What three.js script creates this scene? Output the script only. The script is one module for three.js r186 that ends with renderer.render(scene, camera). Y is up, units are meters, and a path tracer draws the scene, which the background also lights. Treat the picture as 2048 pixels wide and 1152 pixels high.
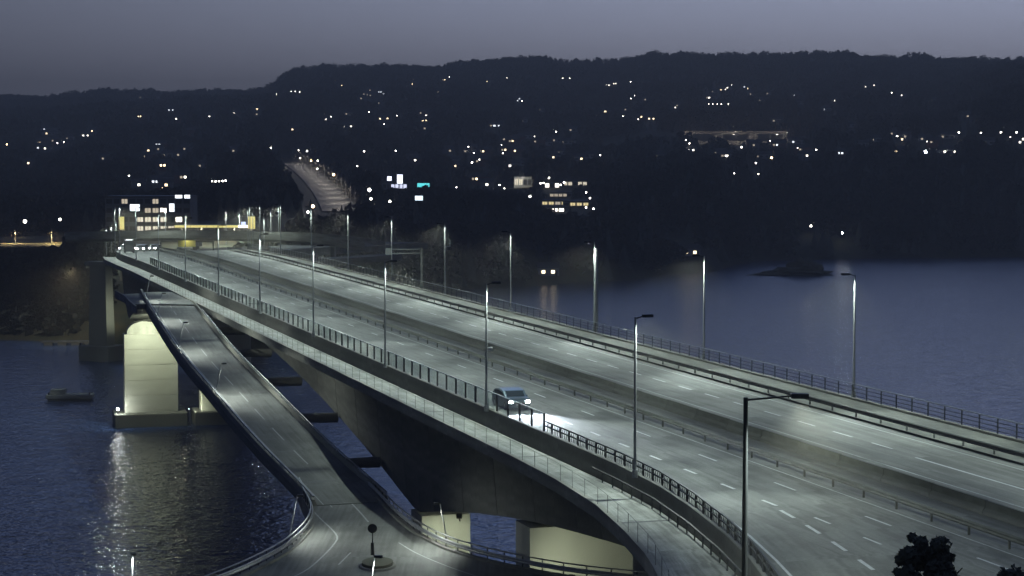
import * as THREE from 'three';
import { mergeGeometries } from 'three/addons/utils/BufferGeometryUtils.js';
import { RoundedBoxGeometry } from 'three/addons/geometries/RoundedBoxGeometry.js';
import { ImprovedNoise } from 'three/addons/math/ImprovedNoise.js';

// ------------------------------------------------------------------ camera, sky, light, exposure
const scene = new THREE.Scene();
const EYE = 56;                                            // metres above the fjord
const FOCAL = 4000, MID_X = 1024, MID_Y = 576, HORIZON = 310;   // lens, in units of the 2048 px wide picture
const camera = new THREE.PerspectiveCamera(2 * Math.atan(576 / FOCAL) * 180 / Math.PI, 1024 / 576, 1, 12000);
camera.position.set(0, EYE, 0);
camera.rotation.x = -Math.atan((MID_Y - HORIZON) / FOCAL);

const renderer = new THREE.WebGLRenderer();
renderer.toneMapping = THREE.LinearToneMapping;
renderer.toneMappingExposure = 1;
renderer.shadowMap.enabled = true;

function skyTexture() {                                    // northern summer night: afterglow low to the right of the view, slate blue above
  const W = 512, H = 512, d = new Float32Array(W * H * 4);
  const stops = [[-90, .1, .1, .14], [0, .6, .61, .74], [2, .6, .615, .77], [5, .54, .61, .84], [15, .33, .5, 1.05], [35, .15, .24, .55], [90, .08, .12, .28]];
  for (let j = 0; j < H; j++) {
    const el = (j + .5) / H * 180 - 90; let k = 0;
    while (k < stops.length - 2 && el > stops[k + 1][0]) k++;
    const a = stops[k], b = stops[k + 1], f = Math.min(1, Math.max(0, (el - a[0]) / (b[0] - a[0])));
    for (let i = 0; i < W; i++) {
      let az = (i + .5) / W * 360 - 180 + 90 - 18;            // degrees from the glow; the camera looks along -z
      az = ((az + 540) % 360) - 180;
      const g = .06 + Math.exp(-az * az / (2 * 23 * 23)), u = Math.min(1, Math.max(0, (el - 15) / 60)), w = g + (.5 - g) * u;
      const o = (j * W + i) * 4;
      for (let c = 0; c < 3; c++) d[o + c] = (a[c + 1] + (b[c + 1] - a[c + 1]) * f) * w;
      d[o + 3] = 1;
    }
  }
  const t = new THREE.DataTexture(d, W, H, THREE.RGBAFormat, THREE.FloatType);
  t.mapping = THREE.EquirectangularReflectionMapping; t.magFilter = THREE.LinearFilter; t.wrapS = THREE.RepeatWrapping; t.needsUpdate = true;
  return t;
}
scene.background = skyTexture();
scene.environment = scene.background;
const dusk = new THREE.DirectionalLight(0xbfc8e0, .04);    // afterglow of the sun just under the northern horizon
dusk.position.set(350, 150, -1370); dusk.target.position.set(0, 0, -300); scene.add(dusk, dusk.target);
dusk.castShadow = true; dusk.shadow.radius = 40;
Object.assign(dusk.shadow.camera, { left: -900, right: 900, top: 900, bottom: -900, near: 1, far: 4000 });
scene.fog = new THREE.FogExp2(0xe6dccc, .0004);

// ------------------------------------------------------------------ helpers
let seed = 20260630;
const rnd = () => { seed = (seed + 0x6D2B79F5) | 0; let t = Math.imul(seed ^ seed >>> 15, 1 | seed); t = t + Math.imul(t ^ t >>> 7, 61 | t) ^ t; return ((t ^ t >>> 14) >>> 0) / 4294967296; };
const rr = (a, b) => a + (b - a) * rnd();
const V = (x, y, z) => new THREE.Vector3(x, y, z);
const lerp = (a, b, f) => a + (b - a) * f, clamp = (x, a, b) => Math.min(b, Math.max(a, x));
const smooth = (a, b, x) => { const t = clamp((x - a) / (b - a), 0, 1); return t * t * (3 - 2 * t); };
const lin = (r, g, b) => new THREE.Color().setRGB(r, g, b);
const noise3 = new ImprovedNoise();
const fbm = (x, y, z = 0, o = 4) => { let s = 0, a = .5, f = 1; for (let i = 0; i < o; i++) { s += a * noise3.noise(x * f + 17.3 * i, y * f - 9.1 * i, z * f + 3.7); a *= .5; f *= 2.03; } return s; };
// a surveyed point: bearing given by its column, distance by its height below the camera ("drop") or by its depth
const byDrop = (px, py, drop) => { const Z = FOCAL * drop / (py - HORIZON); return V((px - MID_X) * Z / FOCAL, EYE - drop, -Z); };
const byDepth = (px, py, Z) => V((px - MID_X) * Z / FOCAL, EYE - (py - HORIZON) * Z / FOCAL, -Z);

const taken = {};
function numbered(n) { taken[n] = (taken[n] ?? -1) + 1; return taken[n] ? `${n}_${String(taken[n]).padStart(3, '0')}` : n; }
function shade(o) { o.castShadow = true; o.receiveShadow = true; return o; }
function thing(name, label, category, group, pos, turn = 0) {
  const o = new THREE.Group(); o.name = numbered(name); o.userData = { label, category };
  if (group) o.userData.group = group;
  if (pos) o.position.copy(pos); o.rotation.y = turn; scene.add(o); return o;
}
function part(name, geo, mat, parent) { const m = shade(new THREE.Mesh(geo, mat)); m.name = name; parent.add(m); return m; }
function single(name, geo, mat, label, category, group) { const m = shade(new THREE.Mesh(geo, mat)); m.name = numbered(name); m.userData = { label, category }; if (group) m.userData.group = group; scene.add(m); return m; }
function setting(name, geo, mat) { const m = shade(new THREE.Mesh(geo, mat)); m.name = numbered(name); m.userData = { kind: 'structure' }; scene.add(m); return m; }
function copy(src, pos, turn, label, group) { const c = src.clone(); c.name = numbered(src.name.replace(/_\d{3}$/, '')); c.userData = { ...src.userData }; if (label) c.userData.label = label; if (group) c.userData.group = group; c.position.copy(pos); c.rotation.y = turn; scene.add(c); return c; }
const box = (w, h, d, x = 0, y = 0, z = 0) => new THREE.BoxGeometry(w, h, d).translate(x, y, z);
const rbox = (w, h, d, x = 0, y = 0, z = 0, r = .03) => new RoundedBoxGeometry(w, h, d, 2, Math.min(r, w / 2.1, h / 2.1, d / 2.1)).translate(x, y, z);
function bar(a, b, r0, r1 = r0, seg = 8) { const d = b.clone().sub(a), L = d.length(), g = new THREE.CylinderGeometry(r1, r0, L, seg); g.translate(0, L / 2, 0); g.applyQuaternion(new THREE.Quaternion().setFromUnitVectors(V(0, 1, 0), d.normalize())); return g.translate(a.x, a.y, a.z); }
const join = gs => mergeGeometries(gs.map(g => { const n = g.index ? g.toNonIndexed() : g; for (const k of Object.keys(n.attributes)) if (!['position', 'normal', 'uv'].includes(k)) n.deleteAttribute(k); return n; }));

// sweep a closed cross-section [[across, up], ...] along frames {o, r}
function sweep(frames, section, caps = true) {
  const pos = [], uv = [], rows = frames.map((f, i) => { const s = typeof section === 'function' ? section(f, i) : section; return s.map(([t, y]) => f.o.clone().addScaledVector(f.r, t).add(V(0, y, 0))); });
  const n = rows[0].length; let along = 0;
  const tri = (a, b, c, ua, ub, uc) => { for (const p of [a, b, c]) pos.push(p.x, p.y, p.z); uv.push(...ua, ...ub, ...uc); };
  for (let i = 0; i < rows.length - 1; i++) {
    const len = frames[i].o.distanceTo(frames[i + 1].o); let per = 0;
    for (let k = 0; k < n; k++) {
      const k2 = (k + 1) % n, a = rows[i][k], b = rows[i][k2], c = rows[i + 1][k2], d = rows[i + 1][k], w = a.distanceTo(b);
      tri(a, c, b, [per, along], [per + w, along + len], [per + w, along]); tri(a, d, c, [per, along], [per, along + len], [per + w, along + len]); per += w;
    }
    along += len;
  }
  if (caps) for (const [row, flip] of [[rows[0], 0], [rows[rows.length - 1], 1]]) {
    const f = flip ? frames[frames.length - 1] : frames[0], flat = row.map(p => new THREE.Vector2(p.clone().sub(f.o).dot(f.r), p.y));
    for (const [a, b, c] of THREE.ShapeUtils.triangulateShape(flat, [])) { const [x, y] = flip ? [c, b] : [b, c]; tri(row[a], row[x], row[y], flat[a].toArray(), flat[x].toArray(), flat[y].toArray()); }
  }
  const g = new THREE.BufferGeometry();
  g.setAttribute('position', new THREE.Float32BufferAttribute(pos, 3)); g.setAttribute('uv', new THREE.Float32BufferAttribute(uv, 2)); g.computeVertexNormals();
  return g;
}
const rect = (t0, t1, y0, y1) => [[t0, y0], [t0, y1], [t1, y1], [t1, y0]];

// ------------------------------------------------------------------ procedural materials
function noiseTexture(size, fn, color = true) {            // tileable in both directions; fn(u, v, n) with n(freq, oct) a tileable noise in -1..1
  const d = new Uint8Array(size * size * 4);
  const grids = {};
  const grid = f => grids[f] ??= Float32Array.from({ length: f * f }, () => rnd() * 2 - 1);
  const vn = (u, v, f) => { const g = grid(f), x = u * f, y = v * f, x0 = Math.floor(x), y0 = Math.floor(y), fx = x - x0, fy = y - y0, sx = fx * fx * (3 - 2 * fx), sy = fy * fy * (3 - 2 * fy); const q = (a, b) => g[((b % f + f) % f) * f + ((a % f + f) % f)]; return lerp(lerp(q(x0, y0), q(x0 + 1, y0), sx), lerp(q(x0, y0 + 1), q(x0 + 1, y0 + 1), sx), sy); };
  for (let j = 0; j < size; j++) for (let i = 0; i < size; i++) {
    const u = i / size, v = j / size, c = fn(u, v, (f, o = 1) => { let s = 0, a = 1, t = 0; for (let k = 0; k < o; k++) { s += a * vn(u, v, f << k); t += a; a *= .55; } return s / t; }, vn);
    const q = Array.isArray(c) ? c : [c, c, c], o = (j * size + i) * 4;
    for (let k = 0; k < 3; k++) d[o + k] = clamp(Math.round(q[k] * 255), 0, 255); d[o + 3] = 255;
  }
  const t = new THREE.DataTexture(d, size, size); t.wrapS = t.wrapT = THREE.RepeatWrapping; t.magFilter = THREE.LinearFilter; t.minFilter = THREE.LinearMipmapLinearFilter; t.generateMipmaps = true;
  if (color) t.colorSpace = THREE.SRGBColorSpace; t.needsUpdate = true; return t;
}
const rep = (t, x, y = x) => { const c = t.clone(); c.repeat.set(x, y); c.needsUpdate = true; return c; };
const g1 = (k, r = 1, g = 1, b = 1) => [k * r, k * g, k * b];
const T = {
  asphalt: noiseTexture(512, (u, v, n, vn) => g1(.78 + .1 * n(8, 4) + .07 * n(128, 2) + .12 * Math.min(0, n(4, 3)) + .13 * vn(u, v * .0625, 48) + .07 * vn(u + .37, v * .03125, 96), 1, 1, .985)),
  concrete: noiseTexture(512, (u, v, n, vn) => g1(.8 + .12 * n(4, 5) + .05 * n(64, 3) + .09 * vn(u, v * .125, 32), 1, .995, .97)),
  rough: noiseTexture(256, (u, v, n) => .5 + .35 * n(32, 3) + .15 * n(8, 2), false),
  steel: noiseTexture(256, (u, v, n) => g1(.8 + .14 * n(8, 4) + .06 * n(64, 2), 1, 1, 1)),
  earth: noiseTexture(512, (u, v, n) => { const k = .62 + .3 * n(8, 5), m = clamp(.5 + n(16, 4), 0, 1); return [k * lerp(.9, 1.15, m), k, k * lerp(.8, .68, m)]; }),
  waves: noiseTexture(1024, (u, v, n, vn) => .5 + .2 * vn(u, v, 24) + .17 * vn(u + .3, v + .1, 53) + .14 * vn(u, v + .4, 110) + .09 * vn(u + .2, v, 230), false),
};
const std = o => new THREE.MeshStandardMaterial(o);
const M = {
  asphalt: std({ color: lin(.135, .14, .135), map: rep(T.asphalt, .07), bumpMap: rep(T.rough, .9), bumpScale: .006, roughness: .85 }),
  asphaltB: std({ color: lin(.155, .158, .148), map: rep(T.asphalt, .06, .05), bumpMap: rep(T.rough, .9), bumpScale: .006, roughness: .85 }),
  asphaltRamp: std({ color: lin(.125, .128, .124), map: rep(T.asphalt, .08), bumpMap: rep(T.rough, .9), bumpScale: .006, roughness: .8 }),
  verge: std({ color: lin(.125, .128, .115), map: rep(T.asphalt, .2), roughness: .95 }),
  path: std({ color: lin(.36, .365, .35), map: rep(T.asphalt, .11), bumpMap: rep(T.rough, .9), bumpScale: .004, roughness: .85 }),
  concrete: std({ color: lin(.3, .3, .28), map: rep(T.concrete, .09), bumpMap: rep(T.rough, .5), bumpScale: .01, roughness: .9 }),
  oldConcrete: std({ color: lin(.2, .2, .19), map: rep(T.concrete, .07), bumpMap: rep(T.rough, .4), bumpScale: .012, roughness: .92 }),
  paleConcrete: std({ color: lin(.46, .46, .425), map: rep(T.concrete, .05), bumpMap: rep(T.rough, .4), bumpScale: .01, roughness: .9 }),
  paint: std({ color: lin(.6, .61, .59), map: rep(T.steel, .8), roughness: .6 }),
  wornPaint: std({ color: lin(.4, .41, .4), map: rep(T.steel, .8), roughness: .7 }),
  galv: std({ color: lin(.42, .43, .44), map: rep(T.steel, .7), metalness: .55, roughness: .45 }),
  dullSteel: std({ color: lin(.09, .095, .1), map: rep(T.steel, .7), metalness: .3, roughness: .65 }),
  darkSteel: std({ color: lin(.05, .053, .057), map: rep(T.steel, .6), metalness: .3, roughness: .6 }),
  mast: std({ color: lin(.4, .41, .42), map: rep(T.steel, .5), metalness: .2, roughness: .6 }),
  glass: new THREE.MeshPhysicalMaterial({ color: lin(.94, .97, .96), transmission: 1, thickness: 0, roughness: .06, ior: 1.45 }),
  lampGlow: std({ color: 0x111111, emissive: lin(.93, 1, .97), emissiveIntensity: 25, roughness: .4 }),
  darkGlass: std({ color: lin(.012, .016, .02), roughness: .06 }),
  tyre: std({ color: lin(.02, .02, .02), roughness: .9 }),
  bark: std({ color: lin(.06, .045, .035), map: rep(T.earth, 1), roughness: .95 }),
  grass: std({ color: lin(.1, .115, .05), map: rep(T.earth, .12), bumpMap: rep(T.rough, .3), bumpScale: .15, roughness: 1 }),
  ground: std({ color: lin(.075, .08, .055), map: rep(T.earth, .02), roughness: 1 }),
  rock: std({ color: lin(.16, .155, .145), map: rep(T.earth, .15), bumpMap: rep(T.rough, .2), bumpScale: .2, roughness: .95 }),
};
Object.assign(M, {
  darkRail: std({ color: lin(.055, .06, .058), map: rep(T.concrete, .3), roughness: .85 }),
  hillAsphalt: std({ color: lin(.13, .125, .115), map: rep(T.asphalt, .03), roughness: .9 }),
  houseWhite: std({ color: lin(.4, .4, .38), roughness: .85 }), houseRed: std({ color: lin(.16, .05, .035), roughness: .85 }), houseGrey: std({ color: lin(.18, .19, .2), roughness: .85 }), houseTrim: std({ color: lin(.5, .5, .48), roughness: .7 }), houseRoof: std({ color: lin(.04, .038, .037), roughness: .9 }),
  leaf0: new THREE.MeshPhysicalMaterial({ color: lin(.1, .102, .07), roughness: .95, side: THREE.DoubleSide }), needle: std({ color: lin(.075, .08, .062), roughness: .95, side: THREE.DoubleSide }),
});
const glow = (r, g, b, k) => std({ color: 0x0a0a0a, emissive: lin(r, g, b), emissiveIntensity: k, roughness: .5 });
const G = { warm: glow(1, .78, .48, 5), white: glow(1, .93, .8, 6), cool: glow(.85, .92, 1, 2.6), amber: glow(1, .62, .3, 6), dim: glow(1, .86, .66, .7), shop: glow(1, .9, .7, 1.1), yellow: glow(1, .88, .3, .95), lamp: glow(1, .93, .82, 22), lampBright: glow(.9, .95, 1, 60) };
G.amberShop = glow(1, .82, .42, 1.1); G.amber = glow(1, .66, .36, 22);

function lampLight(p, target, cd, color = 0xecfff5, angle = 1.22, penumbra = .55, size = 6) {
  const l = new THREE.SpotLight(color, cd, 0, angle, penumbra, 2); l.position.copy(p); l.target.position.copy(target); scene.add(l, l.target);
  l.castShadow = true; l.shadow.radius = size; return l;
}
function pointLight(p, cd, color, size = 6) { const l = new THREE.PointLight(color, cd, 0, 2); l.position.copy(p); l.castShadow = true; l.shadow.radius = size; scene.add(l); return l; }

// ------------------------------------------------------------------ alignment of the big bridge: s along, t to the right of the central barrier
const HEAD = Math.atan(.3092), BEND = 262, RADIUS = 560, S_MIN = -115, S_MAX = 720;
const axis = []; {
  let x = 17 - S_MIN * Math.sin(HEAD), z = 141 + S_MIN * Math.cos(HEAD);
  for (let s = S_MIN; s <= S_MAX; s++) { const h = HEAD - Math.max(0, s - BEND) / RADIUS; axis.push([x, z, h]); x -= Math.sin(h); z += Math.cos(h); }
}
const fall = s => { const a = 235, b = 420, k = 1 / 4800; return s < a ? 0 : s < b ? (s - a) ** 2 * k : (b - a) ** 2 * k + (s - b) * (b - a) * 2 * k * .35; };
const deckY = s => 36 - fall(s);
function frame(s, dy = 0) { const i = clamp(s - S_MIN, 0, axis.length - 1.001), k = Math.floor(i), f = i - k, a = axis[k], b = axis[k + 1], h = lerp(a[2], b[2], f); return { s, h, o: V(lerp(a[0], b[0], f), deckY(s) + dy, -lerp(a[1], b[1], f)), r: V(Math.cos(h), 0, -Math.sin(h)) }; }
const frames = (s0, s1, step, dy = 0) => { const n = Math.max(1, Math.round((s1 - s0) / step)); return Array.from({ length: n + 1 }, (_, i) => frame(lerp(s0, s1, i / n), dy)); };
const on = (s, t, y = 0) => { const f = frame(s); return f.o.clone().addScaledVector(f.r, t).add(V(0, y, 0)); };
const interp = (tab, x) => { let k = 0; while (k < tab.length - 2 && x > tab[k + 1][0]) k++; const a = tab[k], b = tab[k + 1]; return lerp(a[1], b[1], clamp((x - a[0]) / (b[0] - a[0]), 0, 1)); };
// left kerb of the near carriageway and both edges of the footway peel away at the near end
const kerbL = s => interp([[-95, -40], [-70, -28.5], [-58, -23.2], [-48, -19.8], [-40, -17.6], [-34, -16.3], [-26, -14.9], [-18, -13.9], [-10, -13.5], [0, -13.4]], s);
const pathR = s => kerbL(s) - .22;
const pathL = s => interp([[-95, -47], [-70, -34.5], [-58, -29], [-48, -25], [-40, -22.2], [-32, -20], [-24, -18.5], [-16, -17.3], [-6, -16.6], [4, -16.4]], s);
const PATH_DROP = 1.3;
const END = 455;                                            // far abutment

// ------------------------------------------------------------------ land: a height field in bearing and distance
const cols = [
  [-900, [[560, -4], [600, 6], [680, 18], [800, 22], [1100, 30], [1600, 50], [2300, 92], [3300, 140], [4200, 110]]],
  [0, [[596, -4], [606, 2], [640, 8], [690, 19], [780, 21], [1000, 26], [1500, 44], [2200, 88], [3300, 144], [4200, 110]]],
  [130, [[592, -4], [602, 2], [640, 9], [690, 19], [780, 21], [1000, 26], [1500, 46], [2200, 90], [3300, 145], [4200, 110]]],
  [230, [[568, -4], [582, 4], [615, 16], [650, 22], [780, 24], [1000, 28], [1500, 50], [2200, 94], [3300, 149], [4200, 115]]],
  [450, [[556, -4], [575, 12], [600, 20], [700, 24], [800, 26], [1000, 34], [1500, 56], [2200, 100], [3300, 151], [4200, 120]]],
  [520, [[566, -4], [590, 10], [620, 18], [700, 24], [800, 27], [1000, 36], [1500, 62], [2200, 106], [3300, 152], [4200, 120]]],
  [600, [[610, -4], [650, 12], [700, 20], [800, 27], [1000, 35], [1500, 47], [2200, 112], [3300, 190], [4200, 150]]],
  [700, [[690, -4], [730, 14], [800, 24], [900, 32], [1000, 34], [1500, 56], [2200, 112], [3300, 196], [4200, 150]]],
  [800, [[770, -4], [800, 12], [880, 26], [960, 31], [1100, 31], [1200, 35], [1600, 57], [2200, 110], [3300, 198], [4200, 150]]],
  [1000, [[838, -4], [866, 10], [930, 23], [1020, 29], [1120, 28], [1220, 34], [1600, 59], [2200, 110], [3300, 203], [4200, 150]]],
  [1200, [[880, -4], [905, 9], [980, 22], [1100, 30], [1300, 40], [1700, 65], [2300, 114], [3300, 207], [4200, 150]]],
  [1400, [[945, -4], [970, 8], [1040, 22], [1150, 36], [1400, 51], [1800, 78], [2400, 130], [3300, 216], [4200, 160]]],
  [1540, [[1060, -4], [1085, 8], [1140, 20], [1250, 36], [1450, 51], [1800, 77], [2400, 128], [3300, 213], [4200, 160]]],
  [1850, [[1078, -4], [1100, 8], [1150, 20], [1260, 40], [1450, 57], [1800, 83], [2400, 134], [3300, 211], [4200, 160]]],
  [2048, [[1085, -4], [1110, 10], [1160, 24], [1300, 54], [1500, 84], [1900, 122], [2400, 156], [3300, 200], [4200, 160]]],
  [3000, [[900, -4], [930, 10], [1000, 28], [1200, 60], [1500, 90], [1900, 126], [2400, 160], [3300, 200], [4200, 160]]],
];
const colHeight = (c, Z) => { const p = c[1]; if (Z <= p[0][0]) return p[0][1] - (p[0][0] - Z) * .3; return interp(p, Z); };
function landRaw(px, Z) {
  let k = 0; while (k < cols.length - 2 && px > cols[k + 1][0]) k++;
  const f = smooth(0, 1, (px - cols[k][0]) / (cols[k + 1][0] - cols[k][0]));
  return lerp(colHeight(cols[k], Z), colHeight(cols[k + 1], Z), f);
}
const hillX = Z => (lerp(674, 590, clamp((Z - 900) / 600, -.2, 1.2)) - MID_X) * Z / FOCAL, hillY = Z => lerp(32.2, 48.5, (Z - 900) / 600);
function landH(px, Z) {
  const h = landWild(px, Z), x = (px - MID_X) * Z / FOCAL;
  if (Z < 820 || Z > 1620) return h;
  const w = (1 - smooth(10, 36, Math.abs(x - hillX(Z)))) * smooth(820, 870, Z) * (1 - smooth(1550, 1620, Z));
  return lerp(h, hillY(Z) - .3, w);
}
function landWild(px, Z) {
  const x = (px - MID_X) * Z / FOCAL, h = landRaw(px, Z), rug = smooth(600, 1200, Z);
  return h + fbm(x / 160, Z / 160, 1, 4) * (3 + 14 * rug) + fbm(x / 26, Z / 26, 5, 2) * 1.6 + smooth(2600, 3200, Z) * fbm(x / 90, Z / 200, 9, 4) * 16;
}
const pxOf = (x, Z) => MID_X + x * FOCAL / Z;
const seenY = (px, Z, up = 0) => HORIZON + FOCAL * (EYE - landH(px, Z) - up) / Z;
function onHill(px, py, near = 640) {                       // the first place on the land seen along a bearing at that height
  for (let Z = near; Z < 3300; Z += 6) if (seenY(px, Z, 2.5) <= py) return Z;
  return 3250;
}
{
  const zs = []; for (let Z = 545; Z < 4200;) { zs.push(Z); Z += 3 + Z * .0105; }
  const xs = []; for (let p = -900; p <= 3000; p += 9) xs.push(p);
  const pos = [], uv = [], idx = [];
  for (const Z of zs) for (const p of xs) { const x = (p - MID_X) * Z / FOCAL; pos.push(x, landH(p, Z), -Z); uv.push(x, Z); }
  const n = xs.length;
  for (let j = 0; j < zs.length - 1; j++) for (let i = 0; i < n - 1; i++) { const a = j * n + i; idx.push(a, a + 1, a + n, a + 1, a + n + 1, a + n); }
  const g = new THREE.BufferGeometry(); g.setAttribute('position', new THREE.Float32BufferAttribute(pos, 3)); g.setAttribute('uv', new THREE.Float32BufferAttribute(uv, 2)); g.setIndex(idx); g.computeVertexNormals();
  setting('hills', g, M.ground);
}
// near shore under the camera and the junction
{
  const pts = [[-200, 20], [-120, 95], [-60, 118], [-22, 132], [-6, 136], [10, 134], [60, 120], [160, 100], [260, 20], [260, -80], [-200, -80]];
  const pos = [], idx = [], uv = []; const n = pts.length, rings = [[1, -6], [.96, 4], [.9, 15], [.84, 21]];
  for (const [k, y] of rings) pts.forEach(([x, z], i) => { const q = 1 + .02 * fbm(i * 1.7, y, 3); pos.push(x * k * q, y, -(z * k * q)); uv.push(x * k, z * k + y); });
  for (let r = 0; r < rings.length - 1; r++) for (let i = 0; i < n; i++) { const a = r * n + i, b = r * n + (i + 1) % n; idx.push(a, b, a + n, b, b + n, a + n); }
  const top = (rings.length - 1) * n; pos.push(0, 23, 0); uv.push(0, 0); for (let i = 0; i < n; i++) idx.push(top + i, top + (i + 1) % n, pos.length / 3 - 1);
  let g = new THREE.BufferGeometry(); g.setAttribute('position', new THREE.Float32BufferAttribute(pos, 3)); g.setAttribute('uv', new THREE.Float32BufferAttribute(uv, 2)); g.setIndex(idx); g = g.toNonIndexed(); g.computeVertexNormals();
  setting('terrain', g, M.rock);
}
{ // tall pier at the end of the footway by the left bank
  const t = thing('bank_pier', 'tall dark concrete pier with a lit side by the left bank', 'pier', null, V(-112.2, 0, -545), -.42);
  part('shaft', new THREE.CylinderGeometry(3.6, 4.4, 26, 4, 1).rotateY(Math.PI / 4).scale(1, 1, .62).translate(0, 13, 0).toNonIndexed(), M.oldConcrete, t); part('cap', rbox(7.6, 1.2, 4.6, 0, 26.4, 0, .1), M.oldConcrete, t); part('footing', rbox(10, 7, 8, 0, .6, 0, .3), M.oldConcrete, t);
  t.children[0].geometry.computeVertexNormals();
}
{ // the fjord
  const g = new THREE.PlaneGeometry(9000, 9000, 1, 1).rotateX(-Math.PI / 2); const p = g.attributes.position, u = g.attributes.uv;
  for (let i = 0; i < p.count; i++) u.setXY(i, p.getX(i), p.getZ(i));
  const w = new THREE.MeshPhysicalMaterial({ color: lin(.02, .042, .115), roughness: .12, ior: 1.33, bumpMap: rep(T.waves, 1 / 62), bumpScale: .3 });
  setting('water', g, w);
}

// ------------------------------------------------------------------ the two road bridges
const P1 = 48, P2 = 290, P3 = 400;
const haunch = s => {
  const bump = (p, deep, reach, low) => low + (deep - low) * Math.max(0, 1 - Math.abs(s - p) / reach) ** 2;
  if (s < P1) return bump(P1, 13, 90, 4.5); if (s < (P1 + P2) / 2) return bump(P1, 13, 121, 3.1);
  if (s < P2) return bump(P2, 13.6, 121, 3.1); return bump(P2, 13.6, 95, 3.2);
};
const nearBridge = thing('road_bridge', 'concrete box girder bridge carrying the near carriageway and a lower footway', 'bridge', 'road bridges over the fjord');
const farBridge = thing('road_bridge', 'concrete bridge carrying the far carriageway beside the open fjord', 'bridge', 'road bridges over the fjord');
{
  const slab = (a, b) => f => [[a(f.s), -.06], [a(f.s), -.55], [Math.max(a(f.s) + .5, -12.6), -.75], [b - .6, -.75], [b, -.5], [b, -.06]];
  part('deck', sweep(frames(-112, END, 4), slab(s => kerbL(s) - .25, -2.06)), M.concrete, nearBridge);
  const web = k => f => { const d = haunch(f.s); return [[-12.9 + k, -.76], [-12.4 + .02 * d + k, -d + k], [-4.2 - k, -d + k], [-3.6 - k, -.76]]; };
  for (let s = -108; s < END; s += 5) part('girder_segment', sweep(frames(s, Math.min(END, s + 4.95), 2.5), web(((s / 5) & 1) * .015)), M.oldConcrete, nearBridge);   // cast in five metre lengths
  part('girder_core', sweep(frames(-107, END - 1, 4), web(.12)), M.oldConcrete, nearBridge);
  part('road_surface', sweep(frames(-112, END, 3), f => rect(kerbL(f.s) + .1, -2.08, -.05, 0)), M.asphalt, nearBridge);
  part('kerb', sweep(frames(-112, END, 3), f => { const k = kerbL(f.s); return [[k - .32, -1.25], [k - .32, .16], [k - .26, .2], [k + .06, .2], [k + .09, .16], [k + .09, -.3], [k - .2, -.5]]; }), M.oldConcrete, nearBridge);
  // footway hung on the left side, a step lower than the road
  part('footway', sweep(frames(-112, 330, 3, -PATH_DROP), f => rect(pathL(f.s) + .2, pathR(f.s) - .12, -.3, 0)), M.path, nearBridge);
  part('footway_edge_beam', sweep(frames(-112, 330, 3, -PATH_DROP), f => { const l = pathL(f.s); return [[l - .15, -.75], [l - .15, .1], [l + .19, .1], [l + .19, -.31], [l + .8, -.42], [l + .8, -.75]]; }), M.concrete, nearBridge);
  for (let s = -100; s < 326; s += 26) part('expansion_joint', sweep(frames(s, s + .35, .4, -PATH_DROP), f => rect(pathL(f.s) + .25, pathR(f.s) - .13, .001, .006)), M.darkSteel, nearBridge);
  part('deck', sweep(frames(-112, END, 4), f => [[-1.94, -.06], [-1.94, -.5], [-1.4, -.75], [14.5, -.75], [16.7, -.4], [16.7, -.06]]), M.concrete, farBridge);
  part('girder', sweep(frames(-108, END, 4), f => { const d = haunch(f.s); return [[1.2, -.76], [1.7, -d], [12, -d], [12.6, -.76]]; }), M.oldConcrete, farBridge);
  part('road_surface', sweep(frames(-112, END, 3), rect(-1.92, 11.5, -.05, 0)), M.asphaltB, farBridge);
  part('footway', sweep(frames(-112, END, 3), rect(11.52, 16.3, -.05, .12)), M.verge, farBridge);
  part('edge_beam', sweep(frames(-112, END, 3), rect(16.32, 16.72, -.6, .3)), M.concrete, farBridge);
  // piers
  const pier = (s, t0, t1, y0, depth, owner, mat = M.paleConcrete) => { const f = frame(s), g = box(t1 - t0, deckY(s) - haunch(s) - y0 - .02, depth, (t0 + t1) / 2, (deckY(s) - haunch(s) + y0) / 2, 0); g.rotateY(f.h).translate(f.o.x, 0, f.o.z); const q = g.attributes.uv; return part('pier', g, mat, owner); };
  pier(P1, -12.2, -7.6, -4, 4, nearBridge); pier(P1, 3, 11, -4, 4, farBridge);
  pier(P3, -12.4, -4.2, 0, 3, nearBridge); pier(P3, 1.8, 12, 0, 3, farBridge);
  // the big lit pier: a wide shaft, an arched head and a footing in the water
  const f2 = frame(P2), soffit = deckY(P2) - haunch(P2);
  const place = g => g.rotateY(f2.h).translate(f2.o.x, 0, f2.o.z);
  const top2 = soffit - 2.7; part('pier', place(box(10.75, top2 + 4, 4.45, -8, (top2 - 4) / 2, 2.2)), M.paleConcrete, nearBridge);
  for (let y = top2, k = 0; y > 2.9; y -= 3.2, k++) { const h = Math.min(3.16, y - 2.82); part('pier_lift', place(rbox(10.9 - .02 * (k % 2), h, 4.6, -8, y - h / 2, 2.2, .05)), M.paleConcrete, nearBridge); }
  const arch = new THREE.Shape(); arch.moveTo(-3.4, 0); for (let i = 0; i <= 20; i++) { const a = Math.PI * (1 - i / 20); arch.lineTo(Math.cos(a) * 3.4, .25 + Math.sin(a) * 2.4); } arch.lineTo(3.4, 0);
  part('pier_head', place(new THREE.ExtrudeGeometry(arch, { depth: 4, bevelEnabled: false }).translate(-9.4, soffit - 2.69, .2)), M.paleConcrete, nearBridge);
  part('pier', place(rbox(10.5, soffit + 4, 4.6, 7.4, (soffit - 4) / 2, 2.2, .25)), M.paleConcrete, farBridge);
  part('pier_footing', place(rbox(15, 7, 9, -8.2, -.7, 2.2, .3)), M.oldConcrete, nearBridge);
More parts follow.
